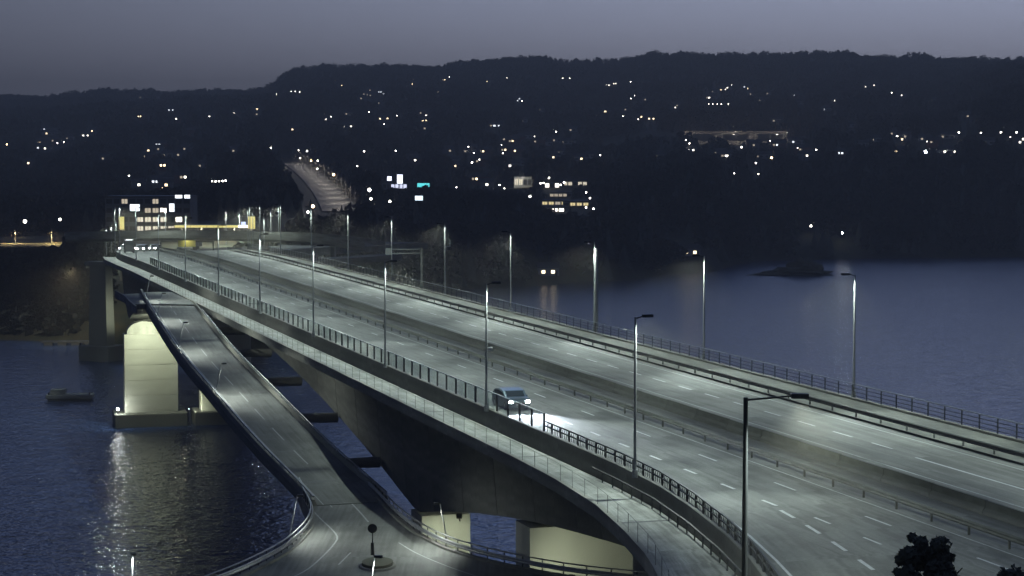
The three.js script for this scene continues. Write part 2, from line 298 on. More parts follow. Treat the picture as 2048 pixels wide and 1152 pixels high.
  part('pier_footing', place(rbox(13.5, 7, 9, 7.4, -.75, 2.2, .3)), M.oldConcrete, farBridge);
  // abutment under the near end
  { const f = frame(14.5), h = 16, top = 36 - haunch(16.5); const g = box(8.3, h, 3.6, -8.3, top - h / 2 - .03, 0); g.rotateY(f.h).translate(f.o.x, 0, f.o.z); part('abutment', g, M.paleConcrete, nearBridge); }
  { const f = frame(14.5), h = 16, top = 36 - haunch(16.5); const g = box(10, h, 3.6, 6.8, top - h / 2 - .03, 0); g.rotateY(f.h).translate(f.o.x, 0, f.o.z); part('abutment', g, M.paleConcrete, farBridge); }
  // markings
  const line = (s0, s1, t, w, owner, mat = M.paint, name = 'edge_line') => part(name, sweep(frames(s0, s1, 3), f => { const c = typeof t === 'function' ? t(f.s) : t; return rect(c - w / 2, c + w / 2, .003, .007); }), mat, owner);
  for (let s = -74; s < 300; s += 12) line(s + 4.5, s + 7.5, -6.7, .14, nearBridge, M.paint, 'lane_dash');
  for (let s = -26; s < 250; s += 6) line(s, s + 2, -10, .2, nearBridge, M.paint, 'lane_dash');
  for (let s = -80; s < -26; s += 6) line(s, s + 2, q => lerp(-10.5, -9.8, (q + 80) / 54) + .3, .15, nearBridge, M.paint, 'lane_dash');
  for (let s = -62; s < -29; s += 4.6) line(s, s + 2.4, q => -10.3 - Math.max(0, -26 - q) ** 1.25 * .075, .22, nearBridge, M.paint, 'ramp_dash');
  line(-70, -28, s => kerbL(s) + 1.1 + Math.max(0, -40 - s) * .03, .16, nearBridge);
  line(-100, 280, -4.6, .12, nearBridge, M.wornPaint);
  line(-100, 330, 3.1, .13, farBridge, M.wornPaint); line(-100, 330, 10.4, .15, farBridge, M.wornPaint);
  line(-20, -10, 3.1, .17, farBridge); line(-110, -12, 6.5, .2, farBridge, M.paint, 'lane_line');
  for (let s = -8; s < 300; s += 6) line(s, s + 3, 6.9, .15, farBridge, M.paint, 'lane_dash');
}
// repaired strips and seams in the asphalt are their own patches
for (const [s0, s1, t0, t1, b] of [[-30, 26, -9.2, -8, 0], [60, 128, -9.4, -7.6, 0], [150, 214, -6, -4.9, 0], [-60, 10, 4, 5.2, 1], [30, 96, 7.8, 9.3, 1], [-40, -5, -12.9, -11.6, 0], [110, 170, 3.7, 5.6, 1]])
  part('asphalt_patch', sweep(frames(s0, s1, 4), rect(t0, t1, .001, .0025)), b ? M.asphalt : M.asphaltRamp, b ? farBridge : nearBridge);

// ------------------------------------------------------------------ guard rails and railings
const wBeam = (t, side) => [[t, .45], [t, .8], [t + side * .04, .8], [t + side * .1, .72], [t + side * .05, .63], [t + side * .1, .54], [t + side * .04, .45]];
function guardRail(label, s0, s1, tFn, side, mat, spacing, group) {
  const r = thing('guard_rail', label, 'guard rail', group);
  part('beam', sweep(frames(s0, s1, 3), f => wBeam(tFn(f.s), side)), mat, r);
  const post = box(.12, .78, .08, 0, .39, 0);
  for (let s = s0 + 1; s < s1; s += spacing) { const f = frame(s), m = part('post', post, mat, r); m.position.copy(f.o).addScaledVector(f.r, tFn(s) - side * .06); m.rotation.y = f.h; }
  return r;
}
guardRail('dark steel guard rail on the near side of the central strip', -110, 440, () => -4.05, -1, M.darkRail, 4, 'guard rails along the carriageways');
guardRail('thin steel guard rail between far carriageway and its footway', -110, 440, () => 11.7, -1, M.dullSteel, 4, 'guard rails along the carriageways');
{ // tall dark central barrier
  const b = thing('median_barrier', 'tall dark barrier along the middle of the two carriageways', 'barrier');
  for (let s = -110, k = 0; s < 440; s += 6, k++) {
    const m = part('barrier_element', sweep(frames(s, s + 5.94, 3), [[-.3, .01], [-.26, .22], [-.12, .42], [-.09, .8 + .02 * (k % 3)], [.09, .8 + .02 * (k % 3)], [.12, .42], [.26, .22], [.3, .01]]), M.darkRail, b);
  }
}
{ // outer railing of the far bridge
  const r = thing('bridge_railing', 'steel railing along the fjord edge of the far bridge', 'railing', 'bridge railings');
  for (const y of [1.42, 1.1, .8, .5]) part('rail', sweep(frames(-110, 440, 4), rect(16.46, 16.53, y - (y > 1.3 ? .05 : .02), y + .02)), y > 1.3 ? M.galv : M.dullSteel, r);
  const post = box(.07, 1.4, .1, 0, .72, 0);
  for (let s = -108; s < 440; s += 2.5) { const f = frame(s), m = part('post', post, M.dullSteel, r); m.position.copy(f.o).addScaledVector(f.r, 16.5); m.rotation.y = f.h; }
}
{ // transparent wind screen between road and footway
  const r = thing('glass_screen', 'glass wind screen on dark posts between the carriageway and footway', 'screen');
  const post = rbox(.13, 1.34, .16, 0, .85, 0, .02), s0 = 6, n = 78, step = 2.95;
  for (let i = 0; i <= n; i++) { const s = s0 + i * step, f = frame(s), m = part('post', post, M.darkSteel, r); m.position.copy(f.o).addScaledVector(f.r, kerbL(s) - .12); m.rotation.y = f.h; }
  for (let i = 0; i < n; i++) {
    const s = s0 + i * step + .08;
    part('glass_panel', sweep([frame(s), frame(s + step - .16)], f => rect(kerbL(f.s) - .135, kerbL(f.s) - .12, .3, 1.46)), M.glass, r);
    part('top_rail', sweep([frame(s - .02), frame(s + step - .14)], f => rect(kerbL(f.s) - .17, kerbL(f.s) - .08, 1.47, 1.53)), M.galv, r);
  }
}
{ // lower steel fence where the slip road leaves
  const r = thing('bridge_railing', 'dark barred railing curving round the slip road at the near end', 'railing', 'bridge railings');
  for (const y of [.95, .62]) part('rail', sweep(frames(-108, 5.6, 1.5), f => { const k = kerbL(f.s) - .12; return rect(k - .05, k + .05, y - .04, y + .04); }), M.darkSteel, r);
  const post = box(.1, .78, .1, 0, .57, 0), bars = box(.03, .6, .03, 0, .55, 0);
  for (let s = -106; s < 5.5; s += 1.9) { const f = frame(s), m = part('post', post, M.darkSteel, r); m.position.copy(f.o).addScaledVector(f.r, kerbL(s) - .12); m.rotation.y = f.h; }
  for (let s = -70; s < 5.5; s += .38) { const f = frame(s), m = part('bar', bars, M.darkSteel, r); m.position.copy(f.o).addScaledVector(f.r, kerbL(s) - .12); m.rotation.y = f.h; }
}
{ // handrail on the inner side of the footway at the near end
  const r = thing('hand_rail', 'low steel handrail beside the widening footway at the near end', 'railing');
  part('rail', sweep(frames(-108, -6, 1.5, -PATH_DROP), f => { const k = pathR(f.s) - .4; return rect(k - .05, k + .05, .62, .72); }), M.dullSteel, r);
  const post = box(.07, .66, .07, 0, .33, 0);
  for (let s = -106; s < -6; s += 2) { const f = frame(s, -PATH_DROP), m = part('post', post, M.dullSteel, r); m.position.copy(f.o).addScaledVector(f.r, pathR(s) - .4); m.rotation.y = f.h; }
}
{ // outer footway railing
  const r = thing('bridge_railing', 'thin wire railing along the outer edge of the lower footway', 'railing', 'bridge railings');
  for (const y of [1.15]) part('rail', sweep(frames(-108, 205, 3, -PATH_DROP), f => { const k = pathL(f.s) + .02; return rect(k - .008, k + .008, y, y + .014); }), M.darkSteel, r);
  const post = box(.022, 1.08, .022, 0, .63, 0);
  for (let s = -106; s < 205; s += 3) { const f = frame(s, -PATH_DROP), m = part('post', post, M.darkSteel, r); m.position.copy(f.o).addScaledVector(f.r, pathL(s) + .02); m.rotation.y = f.h; }
}

// ------------------------------------------------------------------ ramp down to the junction below the bridge
const rampCurve = new THREE.CatmullRomCurve3([[-54.5, 312, 21.35], [-50.6, 294, 21.4], [-44.1, 266.7, 22.1], [-36.2, 238, 24], [-29.4, 217, 25.9], [-23.8, 200, 27.5], [-19.9, 189.5, 28.8], [-16.6, 181, 29.8], [-14, 173, 30.35]].map(([x, z, d]) => V(x, EYE - d, -z)), false, 'centripetal');
const RL = rampCurve.getLength();
const rampFrame = d => { const u = clamp(d / RL, 0, 1), o = rampCurve.getPointAt(u), t = rampCurve.getTangentAt(u); t.y = 0; t.normalize(); return { d, o, r: V(t.z, 0, -t.x).multiplyScalar(1) }; };   // r points to the right seen from the camera
const rampFrames = (a, b, st) => { const n = Math.max(1, Math.round((b - a) / st)); return Array.from({ length: n + 1 }, (_, i) => rampFrame(lerp(a, b, i / n))); };
const JY = EYE - 30.4;
const jl = [[-19.3, 181], [-18.3, 175], [-17.2, 169.4], [-16.55, 163.5], [-16.6, 158], [-17.3, 151.5], [-18.5, 146.3], [-20.2, 141], [-24, 133], [-31, 126.5], [-42, 122]];
const jr = [[-13.3, 181.4], [-12.2, 177], [-9.4, 165], [-6.9, 157], [-4, 151], [1.2, 144.8], [5.6, 141.4], [14, 138], [30, 136]];
const smoothLine = (pts, y, n) => new THREE.CatmullRomCurve3(pts.map(([x, z]) => V(x, y, -z)), false, 'centripetal').getSpacedPoints(n);
const lineFrames = P => P.map((o, i) => { const t = P[Math.min(i + 1, P.length - 1)].clone().sub(P[Math.max(0, i - 1)]); t.y = 0; t.normalize(); return { o, r: V(-t.z, 0, t.x) }; });
{
  const ramp = thing('access_ramp', 'narrow asphalt ramp road descending beside the bridge to the lower junction', 'ramp');
  const side = rampFrame(60).r.x > 0 ? 1 : -1;
  part('deck', sweep(rampFrames(0, RL, 2.5), [[-3.55, -.06], [-3.55, -.95], [-2.2, -1.5], [2.2, -1.5], [3.3, -.9], [3.3, -.06]]), M.oldConcrete, ramp);
  part('road_surface', sweep(rampFrames(0, RL, 2), rect(-3.05, 3.05, -.05, 0)), M.asphaltRamp, ramp);
  part('parapet', sweep(rampFrames(0, RL, 2), [[-3.55, -.05], [-3.55, .5], [-3.28, .5], [-3.08, -.05]]), M.concrete, ramp);
  part('parapet', sweep(rampFrames(24, RL, 2), [[3.06, -.05], [3.12, .5], [3.3, .5], [3.3, -.05]]), M.concrete, ramp);
  for (let d = 26; d < RL - 12; d += 9) part('centre_dash', sweep(rampFrames(d, d + 5.2, 2), rect(-.32, -.2, .003, .007)), M.wornPaint, ramp);
  part('edge_line', sweep(rampFrames(12, RL, 3), rect(-2.55, -2.45, .003, .007)), M.wornPaint, ramp);
  part('expansion_joint', sweep(rampFrames(RL - 9.2, RL - 8.5, .4), rect(-3, 3, .002, .008)), M.darkSteel, ramp);
  for (let d = 44; d < RL - 10; d += 20) { const f = rampFrame(d), c = Math.cos(HEAD), n = Math.sin(HEAD), t = (f.o.x - 17) * c + (-f.o.z - 141) * n, w = Math.max(3.4, -12.5 - t); part('bracket', bar(f.o.clone().addScaledVector(f.r, -2).add(V(0, -1.75, 0)), f.o.clone().addScaledVector(f.r, w).add(V(0, -1.9, 0)), .4, .55, 10), M.oldConcrete, ramp); }
  // the landing where ramp and footway meet
  const land = new THREE.Shape([[-61, 307], [-57.5, 297], [-54.6, 286], [-51, 286], [-42.5, 285], [-45.6, 297], [-50, 312]].map(([x, z]) => new THREE.Vector2(x, z)));
  const lg = new THREE.ExtrudeGeometry(land, { depth: .7, bevelEnabled: false }).rotateX(-Math.PI / 2).translate(0, EYE - 21.36 - .7, 0); part('landing', lg, M.asphaltRamp, ramp);
  const lw = lineFrames(smoothLine([[-61.2, 308], [-57.7, 297], [-54.8, 286], [-52, 276]], EYE - 21.4, 14));
  part('parapet', sweep(lw, rect(-.1, .1, -.5, .55)), M.concrete, ramp);
  // steel rail on top of the left parapet
  const rail = thing('guard_rail', 'bright steel rail on the left parapet of the descending ramp', 'guard rail', 'rails along the ramp');
  part('beam', sweep(rampFrames(14, RL, 2), [[-3.45, .72], [-3.45, .84], [-3.36, .86], [-3.3, .84], [-3.3, .72]]), M.galv, rail);
  const post = box(.08, .26, .08, 0, .62, 0); for (let d = 15; d < RL; d += 3) { const f = rampFrame(d), m = part('post', post, M.galv, rail); m.position.copy(f.o).addScaledVector(f.r, -3.38); }
  const rail2 = thing('guard_rail', 'steel rail on the right parapet of the ramp beside the bridge girder', 'guard rail', 'rails along the ramp');
  part('beam', sweep(rampFrames(40, RL, 2), [[3.14, .72], [3.14, .82], [3.24, .82], [3.24, .72]]), M.galv, rail2);
  for (let d = 41; d < RL; d += 3) { const f = rampFrame(d), m = part('post', post, M.galv, rail2); m.position.copy(f.o).addScaledVector(f.r, 3.19); }
}
{
  const L = smoothLine(jl, JY, 44), R = smoothLine(jr, JY, 36);
  const outline = [...L, V(-42, JY, -100), V(30, JY, -100), ...R.slice().reverse()].map(p => new THREE.Vector2(p.x, -p.z));
  const junction = thing('junction_deck', 'asphalt road junction where the ramp forks left and right', 'junction');
  const flat = (pts, top, depth) => { const g = new THREE.ExtrudeGeometry(new THREE.Shape(pts), { depth, bevelEnabled: false }).rotateX(-Math.PI / 2).translate(0, top - depth, 0); return g; };
  part('road_surface', flat(outline, JY, .05), M.asphaltRamp, junction);
  part('deck', flat(outline, JY - .051, 1.6), M.oldConcrete, junction);
  const paint = (pts, w, name = 'edge_line', n = 24) => part(name, sweep(lineFrames(smoothLine(pts.map(([x, y]) => { const p = byDrop(x, y, 30.4); return [p.x, -p.z]; }), JY, n)), rect(-w / 2, w / 2, .003, .007)), M.wornPaint, junction);
  paint([[624, 1029], [640, 1046], [657, 1062], [671, 1081], [664, 1095], [643, 1118], [603, 1151], [540, 1180]], .14);
  paint([[667, 982], [684, 997], [701, 1013], [718, 1031], [734, 1050]], .15, 'centre_line');
  paint([[624, 982], [642, 1000], [661, 1020]], .1);
  paint([[795, 1092], [830, 1113], [898, 1142], [980, 1170]], .12);
  paint([[698, 1112], [686, 1124], [673, 1137]], .12);
  // W-beam rails round both sides
  const rail = (P, label, flip) => {
    const fr = lineFrames(P), r = thing('guard_rail', label, 'guard rail', 'rails round the junction');
    part('beam', sweep(fr, wBeam(0, flip)), M.galv, r); part('kerb', sweep(fr, rect(-.25, .22, -1.2, .18)), M.oldConcrete, r);
    part('top_rail', sweep(fr, rect(-flip * .12 - .05, -flip * .12 + .05, .98, 1.06)), M.galv, r);
    const post = box(.1, .98, .1, 0, .49, 0); for (let i = 0; i < P.length; i += 1) { const m = part('post', post, M.dullSteel, r); m.position.copy(fr[i].o).addScaledVector(fr[i].r, -flip * .1); }
  };
  rail(L, 'curved steel guard rail round the left fork of the lower junction', -1);
  rail(R, 'curved steel guard rail round the right fork under the bridge', 1);
}

// ------------------------------------------------------------------ lamp posts
function lampPost(label, pos, turn, o = {}) {               // arm points along local +x, the road runs along local z
  const { h = 10, arm = 1.5, r0 = .11, r1 = .065, mat = M.mast, cd = 750, group = 'lamp posts along the bridge', name = 'lamp_post', colour = 0xecfff5, spread = 0 } = o;
  const g = thing(name, label, 'lamp post', group, pos, turn);
  part('pole', new THREE.CylinderGeometry(r1, r0, h, 12).translate(0, h / 2, 0), mat, g);
  part('base', new THREE.CylinderGeometry(r0 * 1.7, r0 * 1.9, .5, 12).translate(0, .25, 0), mat, g);
  part('arm', bar(V(0, h - .1, 0), V(arm, h + .06, 0), .04, .032, 8), M.darkSteel, g);
  const head = part('luminaire', join([rbox(.66, .06, .3, arm + .25, h + .12, 0, .02), box(.66, .14, .02, arm + .25, h + .04, .14), box(.66, .14, .02, arm + .25, h + .04, -.14), box(.02, .14, .28, arm - .07, h + .04, 0), box(.02, .14, .28, arm + .57, h + .04, 0)]), M.darkSteel, g);
  part('lamp_glass', rbox(.5, .02, .2, arm + .25, h + .075, 0, .008), M.lampGlow, head);
  g.updateMatrixWorld(true);
  const p = g.localToWorld(V(arm + .25, h - .04, 0)), to = (x, z) => g.localToWorld(V(arm + x, 0, z));
  lampLight(p, to(spread ? 1.5 : 1, 0), cd, colour);
  if (spread) for (const k of [-1, 1]) lampLight(p.clone().add(V(0, -.01, 0)), to(4, k * 15), cd * spread, colour, .5, 1, 6);   // side lenses throw the light along the road
  return g;
}
const ord = ['nearest', 'second', 'third', 'fourth', 'fifth', 'sixth', 'seventh', 'eighth', 'ninth', 'tenth', 'eleventh', 'twelfth', 'thirteenth', 'fourteenth', 'one out of frame'];
for (let i = 0; i < 12; i++) {
  const s = -14.4 + 33.6 * i, f = frame(s);
  const p = lampPost(`slim lamp post on the glass screen side of the road, ${ord[i]} of its row`, on(s, kerbL(s) - .55, .02), f.h, { arm: .55, r0: .1, cd: 720, spread: 2 });
  p.userData.group = 'lamp posts beside the near carriageway';
  if (i === 1) part('sign_box', rbox(.35, .3, .2, .28, 4.9, .1, .03), M.paint, p);
}
for (let i = 0; i < 15; i++) {
  const s = i === 14 ? -48 : i ? 17 + 31.6 * (i - 1) : -16, f = frame(s);
  const p = lampPost(`pale lamp post on the fjord side railing, ${ord[i]} of its row`, on(s, 16.62, .3), f.h + Math.PI, { arm: .6, r0: .12, cd: 560, spread: 2.9 });
  p.userData.group = 'lamp posts along the fjord side';
  if (i === 5) part('camera_bracket', join([bar(V(0, 6.7, 0), V(-.75, 6.8, .1), .06), bar(V(-.75, 6.7, .1), V(-.85, 7.6, .1), .09)]), M.paint, p);
}
// the tall double length arm lamp closest to the camera
lampPost('tall grey lamp post with long arm in front of the slip road', V(8.7, 34.6, -74), -.02, { h: 12.4, arm: 1.75, r0: .13, r1: .085, mat: M.darkSteel, cd: 1100, spread: 3.2, group: 'foreground lamp posts' });
{ // thick mast and cantilever sign on the fjord side
  const s = 80, m = thing('mast', 'thick white mast standing on the fjord side railing', 'mast', null, on(s, 16.75, 0));
  part('pole', new THREE.CylinderGeometry(.18, .27, 9.6, 16).translate(0, 4.8, 0), M.mast, m); part('base_plate', box(.8, .12, .8, 0, .3, 0), M.galv, m);
  const f = frame(157), g = thing('sign_gantry', 'cantilever sign arm on a post seen from behind on far bridge', 'sign gantry', null, on(157, 16.7, 0), f.h + Math.PI);
  part('post', rbox(.3, 6.3, .3, 0, 3.15, 0, .04), M.darkSteel, g);
  for (const y of [5.5, 6.1]) part('arm', box(5, .12, .12, 2.5, y, 0), M.dullSteel, g);
  part('sign_panel', rbox(.9, 1, .12, 5, 5.8, .12, .03), M.dullSteel, g);
}
{ // low leaning lamps of the ramp and the junction
  const low = (label, base, lean, cd = 215, h = 3.3) => {
    const g = thing('ramp_lamp', label, 'lamp post', 'low lamps beside the ramp', base, Math.atan2(-lean.z, lean.x));
    part('pole', bar(V(0, 0, 0), V(.7, h, 0), .055, .045, 10), M.mast, g);
    const head = part('luminaire', join([rbox(.5, .05, .26, .95, h + .07, 0, .02), box(.5, .14, .02, .95, h + .01, .12), box(.5, .14, .02, .95, h + .01, -.12), box(.02, .14, .24, .71, h + .01, 0), box(.02, .14, .24, 1.19, h + .01, 0)]), M.darkSteel, g);
    part('lamp_glass', rbox(.36, .02, .16, .95, h + .035, 0, .008), M.lampGlow, head);
    g.updateMatrixWorld(true); lampLight(g.localToWorld(V(.95, h - .08, 0)), g.localToWorld(V(3.4, 0, 0)), cd, 0xf4fff4, 1.3, .3, 4); return g;
  };
  const at = [20, 47, 74, 101], who = ['farthest', 'third', 'second', 'nearest'];
  at.forEach((d, i) => { const f = rampFrame(d); low(`low leaning lamp on the left parapet of the ramp, ${who[i]} of four`, f.o.clone().addScaledVector(f.r, -3.4).add(V(0, .45, 0)), f.r); });
  low('low leaning lamp outside the left curve of the junction', V(-17.8, JY - .1, -158), V(1, 0, .1), 130, 3.4);
  low('low leaning lamp in front of the white pier by the right fork', V(-4.9, JY - .1, -153.5), V(-1, 0, .3), 150, 3.6);
  low('white lamp post at the lower edge below the left fork', V(-24.3, JY, -126), V(.4, 0, 1), 220, 5.2);
  low('white lamp post in front of the traffic island', V(-9.3, JY, -124), V(1, 0, .2), 260, 5.3);
}
{ // traffic island with round sign
  const p = byDrop(742, 1117, 30.4), g = thing('traffic_sign', 'round traffic sign seen from behind on the junction island', 'sign', null, p);
  part('pole', new THREE.CylinderGeometry(.045, .045, 2.1, 10).translate(0, 1.05, 0), M.dullSteel, g);
  part('sign_disc', new THREE.CylinderGeometry(.36, .36, .03, 28).rotateX(Math.PI / 2).translate(0, 2.05, .06), M.darkSteel, g);
  part('sleeve', new THREE.CylinderGeometry(.13, .15, .95, 12).translate(0, .48, 0), M.darkSteel, g);
  const q = byDrop(752, 1140, 30.4), is = thing('traffic_island', 'small dark kerbed island at the fork below the sign', 'traffic island', null, q);
  part('kerb', new THREE.CylinderGeometry(1.35, 1.4, .16, 28).scale(1, 1, 1.5).translate(0, .08, 0), M.oldConcrete, is);
  part('planting_bed', new THREE.CylinderGeometry(1.15, 1.2, .3, 28).scale(1, 1, 1.5).translate(0, .2, 0), M.ground, is);
}

// ------------------------------------------------------------------ floodlights on piers
function flood(label, pos, target, cd, angle = .9, colour = 0xf4ffe0) {
  const g = thing('floodlight', label, 'floodlight', 'floodlights on the bridge piers', pos); g.lookAt(target);
  part('housing', rbox(.5, .4, .3, 0, 0, -.1, .04), M.darkSteel, g); part('bracket', box(.08, .5, .1, 0, -.3, -.12), M.darkSteel, g); part('lamp_glass', rbox(.4, .3, .03, 0, 0, .07, .01), M.lampGlow, g);
  g.updateMatrixWorld(true); return lampLight(g.localToWorld(V(0, 0, .12)), target, cd, colour, angle, .8, 6);
}
{
  const soffit = deckY(P2) - haunch(P2), pf = frame(P2), q = (t, y, f) => pf.o.clone().addScaledVector(pf.r, t).add(V(Math.sin(pf.h) * f, y - pf.o.y, Math.cos(pf.h) * f));
  flood('floodlight under the soffit in front of the big lit pier', q(-8.4, soffit + 1.5, 13.5), q(-9, soffit - 6, 4.6), 1250, 1);
  flood('floodlight on the right footing of the big lit pier', q(-.6, 3.4, 5.6), q(2.5, 5, 4.4), 120, 1.2);
  { const p = q(-15, 3.1, 6.2), n = thing('navigation_light', 'small bright white lamp on the left corner of the pier footing', 'navigation light', null, p); part('post', box(.12, .9, .12, 0, .2, 0), M.darkSteel, n); part('lamp_glass', rbox(.3, .3, .3, 0, .8, 0, .05), glow(.95, 1, .95, 160), n); pointLight(p.clone().add(V(0, .8, 0)), 60, 0xf4fff4, 5); }
  const p1 = frame(P1), r = (t, y, f) => p1.o.clone().addScaledVector(p1.r, t).add(V(Math.sin(p1.h) * f, y - p1.o.y, Math.cos(p1.h) * f));
  flood('floodlight beside the near white pier under the girder', r(-10.5, 24, 8.5), r(-9.9, 18, 2), 260, .8);
  const p3 = frame(P3), w = (t, y, f) => p3.o.clone().addScaledVector(p3.r, t).add(V(Math.sin(p3.h) * f, y - p3.o.y, Math.cos(p3.h) * f));
  flood('floodlight lighting the bank pier below the bridge end', w(-6, 26.8, 8), w(-7, 8, 1.5), 900, .7);
  flood('floodlight shining on the side of the tall bank pier', V(-101.5, 11.5, -538), V(-109.5, 14, -545), 420, .8);
  { const p = thing('lamp_stand', 'concrete stand in the water carrying the bank pier floodlight', 'stand', null, V(-101.5, 0, -538.2)); part('post', new THREE.CylinderGeometry(.3, .4, 15, 12).translate(0, 3.7, 0), M.oldConcrete, p); part('cap', rbox(1, .3, 1, 0, 11.1, 0, .05), M.oldConcrete, p); }
  flood('floodlight by the abutment wall beside the right fork', V(4.4, JY - .5, -145), V(5, 24.5, -150.5), 75, 1.25);
}

// ------------------------------------------------------------------ vehicles
function makeCar(name, label, group, paint, lit) {
  const g = thing(name, label, 'car', group);
  const side = [[-2.2, .3], [-2.22, .72], [-2.1, .92], [-1.35, .98], [-.75, 1.42], [.35, 1.5], [1.5, 1.36], [2.08, .98], [2.2, .85], [2.2, .35], [1.75, .24], [-1.8, .24]];
  const sh = new THREE.Shape(side.map(([x, y]) => new THREE.Vector2(x, y)));
  part('body', new THREE.ExtrudeGeometry(sh, { depth: 1.62, bevelEnabled: true, bevelSize: .07, bevelThickness: .09, bevelSegments: 2 }).translate(0, 0, -.81), paint, g);
  const pane = (pts, z) => { const w = new THREE.Shape(pts.map(([x, y]) => new THREE.Vector2(x, y))); return new THREE.ExtrudeGeometry(w, { depth: .02, bevelEnabled: false }).translate(0, 0, z); };
  for (const z of [.9, -.92]) part('side_window', pane([[-1.05, 1.0], [-.68, 1.36], [.35, 1.43], [1.35, 1.3], [1.6, 1.02]], z), M.darkGlass, g);
  part('windscreen', new THREE.BoxGeometry(.03, .62, 1.42).rotateZ(-.94).translate(-1.12, 1.24, 0), M.darkGlass, g);
  part('rear_window', new THREE.BoxGeometry(.03, .6, 1.36).rotateZ(1.0).translate(1.86, 1.24, 0), M.darkGlass, g);
  for (const [x, z] of [[-1.38, .82], [-1.38, -.82], [1.36, .82], [1.36, -.82]]) { const w = part('wheel', new THREE.CylinderGeometry(.33, .33, .22, 20).rotateX(Math.PI / 2).translate(x, .33, z), M.tyre, g); part('rim', new THREE.CylinderGeometry(.2, .2, .24, 14).rotateX(Math.PI / 2).translate(x, .33, z), M.galv, w); }
  for (const z of [-.68, .68]) { part('headlight', rbox(.12, .19, .36, -2.25, .72, z, .04), lit, g); part('mirror', rbox(.16, .14, .22, -.85, 1.02, z * 1.46, .04), paint, g); part('tail_light', rbox(.05, .16, .3, 2.27, .8, z, .02), std({ color: lin(.25, .01, .01), roughness: .3 }), g); }
  part('number_plate', box(.02, .11, .5, -2.31, .5, 0), M.paint, g); part('grille', rbox(.05, .2, .8, -2.26, .62, 0, .02), M.tyre, g);
  return g;
}
const bluePaint = new THREE.MeshPhysicalMaterial({ color: lin(.04, .06, .075), metalness: .4, roughness: .35, clearcoat: 1, clearcoatRoughness: .08 });
const greyPaint = new THREE.MeshPhysicalMaterial({ color: lin(.2, .2, .2), metalness: .4, roughness: .4, clearcoat: 1, clearcoatRoughness: .1 });
const headLamp = glow(.86, .95, 1, 60);
const carTurn = s => Math.PI / 2 - HEAD * 0 + frame(s).h + Math.PI;        // bonnet (-x) towards the camera
{
  const put = (c, s, t, extra = 0) => { const f = frame(s); c.position.copy(on(s, t, .008)); c.rotation.y = f.h + Math.PI / 2 + extra; };
  const car = makeCar('car', 'dark blue car with bright headlights driving towards the camera on the near carriageway', null, bluePaint, headLamp);
  put(car, 21, -11.4);
  car.updateMatrixWorld(true);
  for (const z of [-.68, .68]) lampLight(car.localToWorld(V(-2.42, .72, z)), car.localToWorld(V(-16, .1, z * 1.4)), 1500, 0xe4f0ff, .42, 1, 3);
  const far = makeCar('car', 'car with lit headlights on the far crest, nearest of the queue', 'cars coming over the far crest', greyPaint, headLamp);
  put(far, 322, -8.4);
  const spots = [[340, -8.2, 'second of the queue below the yellow sign'], [352, -5.4, 'third of the queue under the overpass'], [334, -11.6, 'on the left lane by the dark van']];
  for (const [s, t, w] of spots) { const c = copy(far, V(0, 0, 0), 0, `car with lit headlights on the far crest, ${w}`); put(c, s, t); }
  const f = frame(306), v = thing('van', 'tall dark van seen from behind at the far bridge end', 'van', null, on(306, -11.2, .008), f.h + Math.PI / 2);
  part('body', rbox(5.4, 2.5, 2, 0, 1.6, 0, .2), M.darkSteel, v); part('rear_window', box(.03, .7, 1.5, -2.71, 2.1, 0), M.darkGlass, v); part('roof_light', rbox(.1, .12, 1.4, -2.6, 2.86, 0, .03), G.cool, v);
  for (const [x, z] of [[-1.7, .9], [-1.7, -.9], [1.7, .9], [1.7, -.9]]) part('wheel', new THREE.CylinderGeometry(.36, .36, .24, 18).rotateX(Math.PI / 2).translate(x, .36, z), M.tyre, v);
}
console.log('bridge done');
// ------------------------------------------------------------------ far side: roads, overpass, fuel station, offices
const landAt = (px, Z) => V((px - MID_X) * Z / FOCAL, landH(px, Z), -Z);
{ // wide lit road climbing the hill
  const road = thing('hill_road', 'wide lamp lit road climbing the hillside away from the interchange', 'road');
  const P = []; for (let Z = 870; Z <= 1540; Z += 12) P.push(V(hillX(Z), hillY(Z) + .25, -Z));
  part('road_surface', sweep(lineFrames(P), rect(-7.2, 7.2, -.4, 0)), M.hillAsphalt, road);
  part('road_shoulder', sweep(lineFrames(P), rect(7.25, 9.2, -.5, -.05)), M.verge, road);
  for (let Z = 880; Z < 1500; Z += 24) part('lane_dash', sweep(lineFrames([V(hillX(Z), hillY(Z) + .26, -Z), V(hillX(Z + 8), hillY(Z + 8) + .26, -Z - 8)]), rect(-.12, .12, .002, .007)), M.wornPaint, road);
  for (let i = 0, Z = 895; Z < 1530; Z += 52, i++) lampPost(`street lamp on the right of the climbing hill road, ${ord[i].replace('nearest', 'lowest')} of thirteen`, V(hillX(Z) + 8, hillY(Z), -Z), Math.PI, { h: 10, arm: 2.4, r0: .14, cd: 620, spread: 2.6, group: 'street lamps of the hill road', name: 'street_lamp', colour: 0xfff4e6 });
}
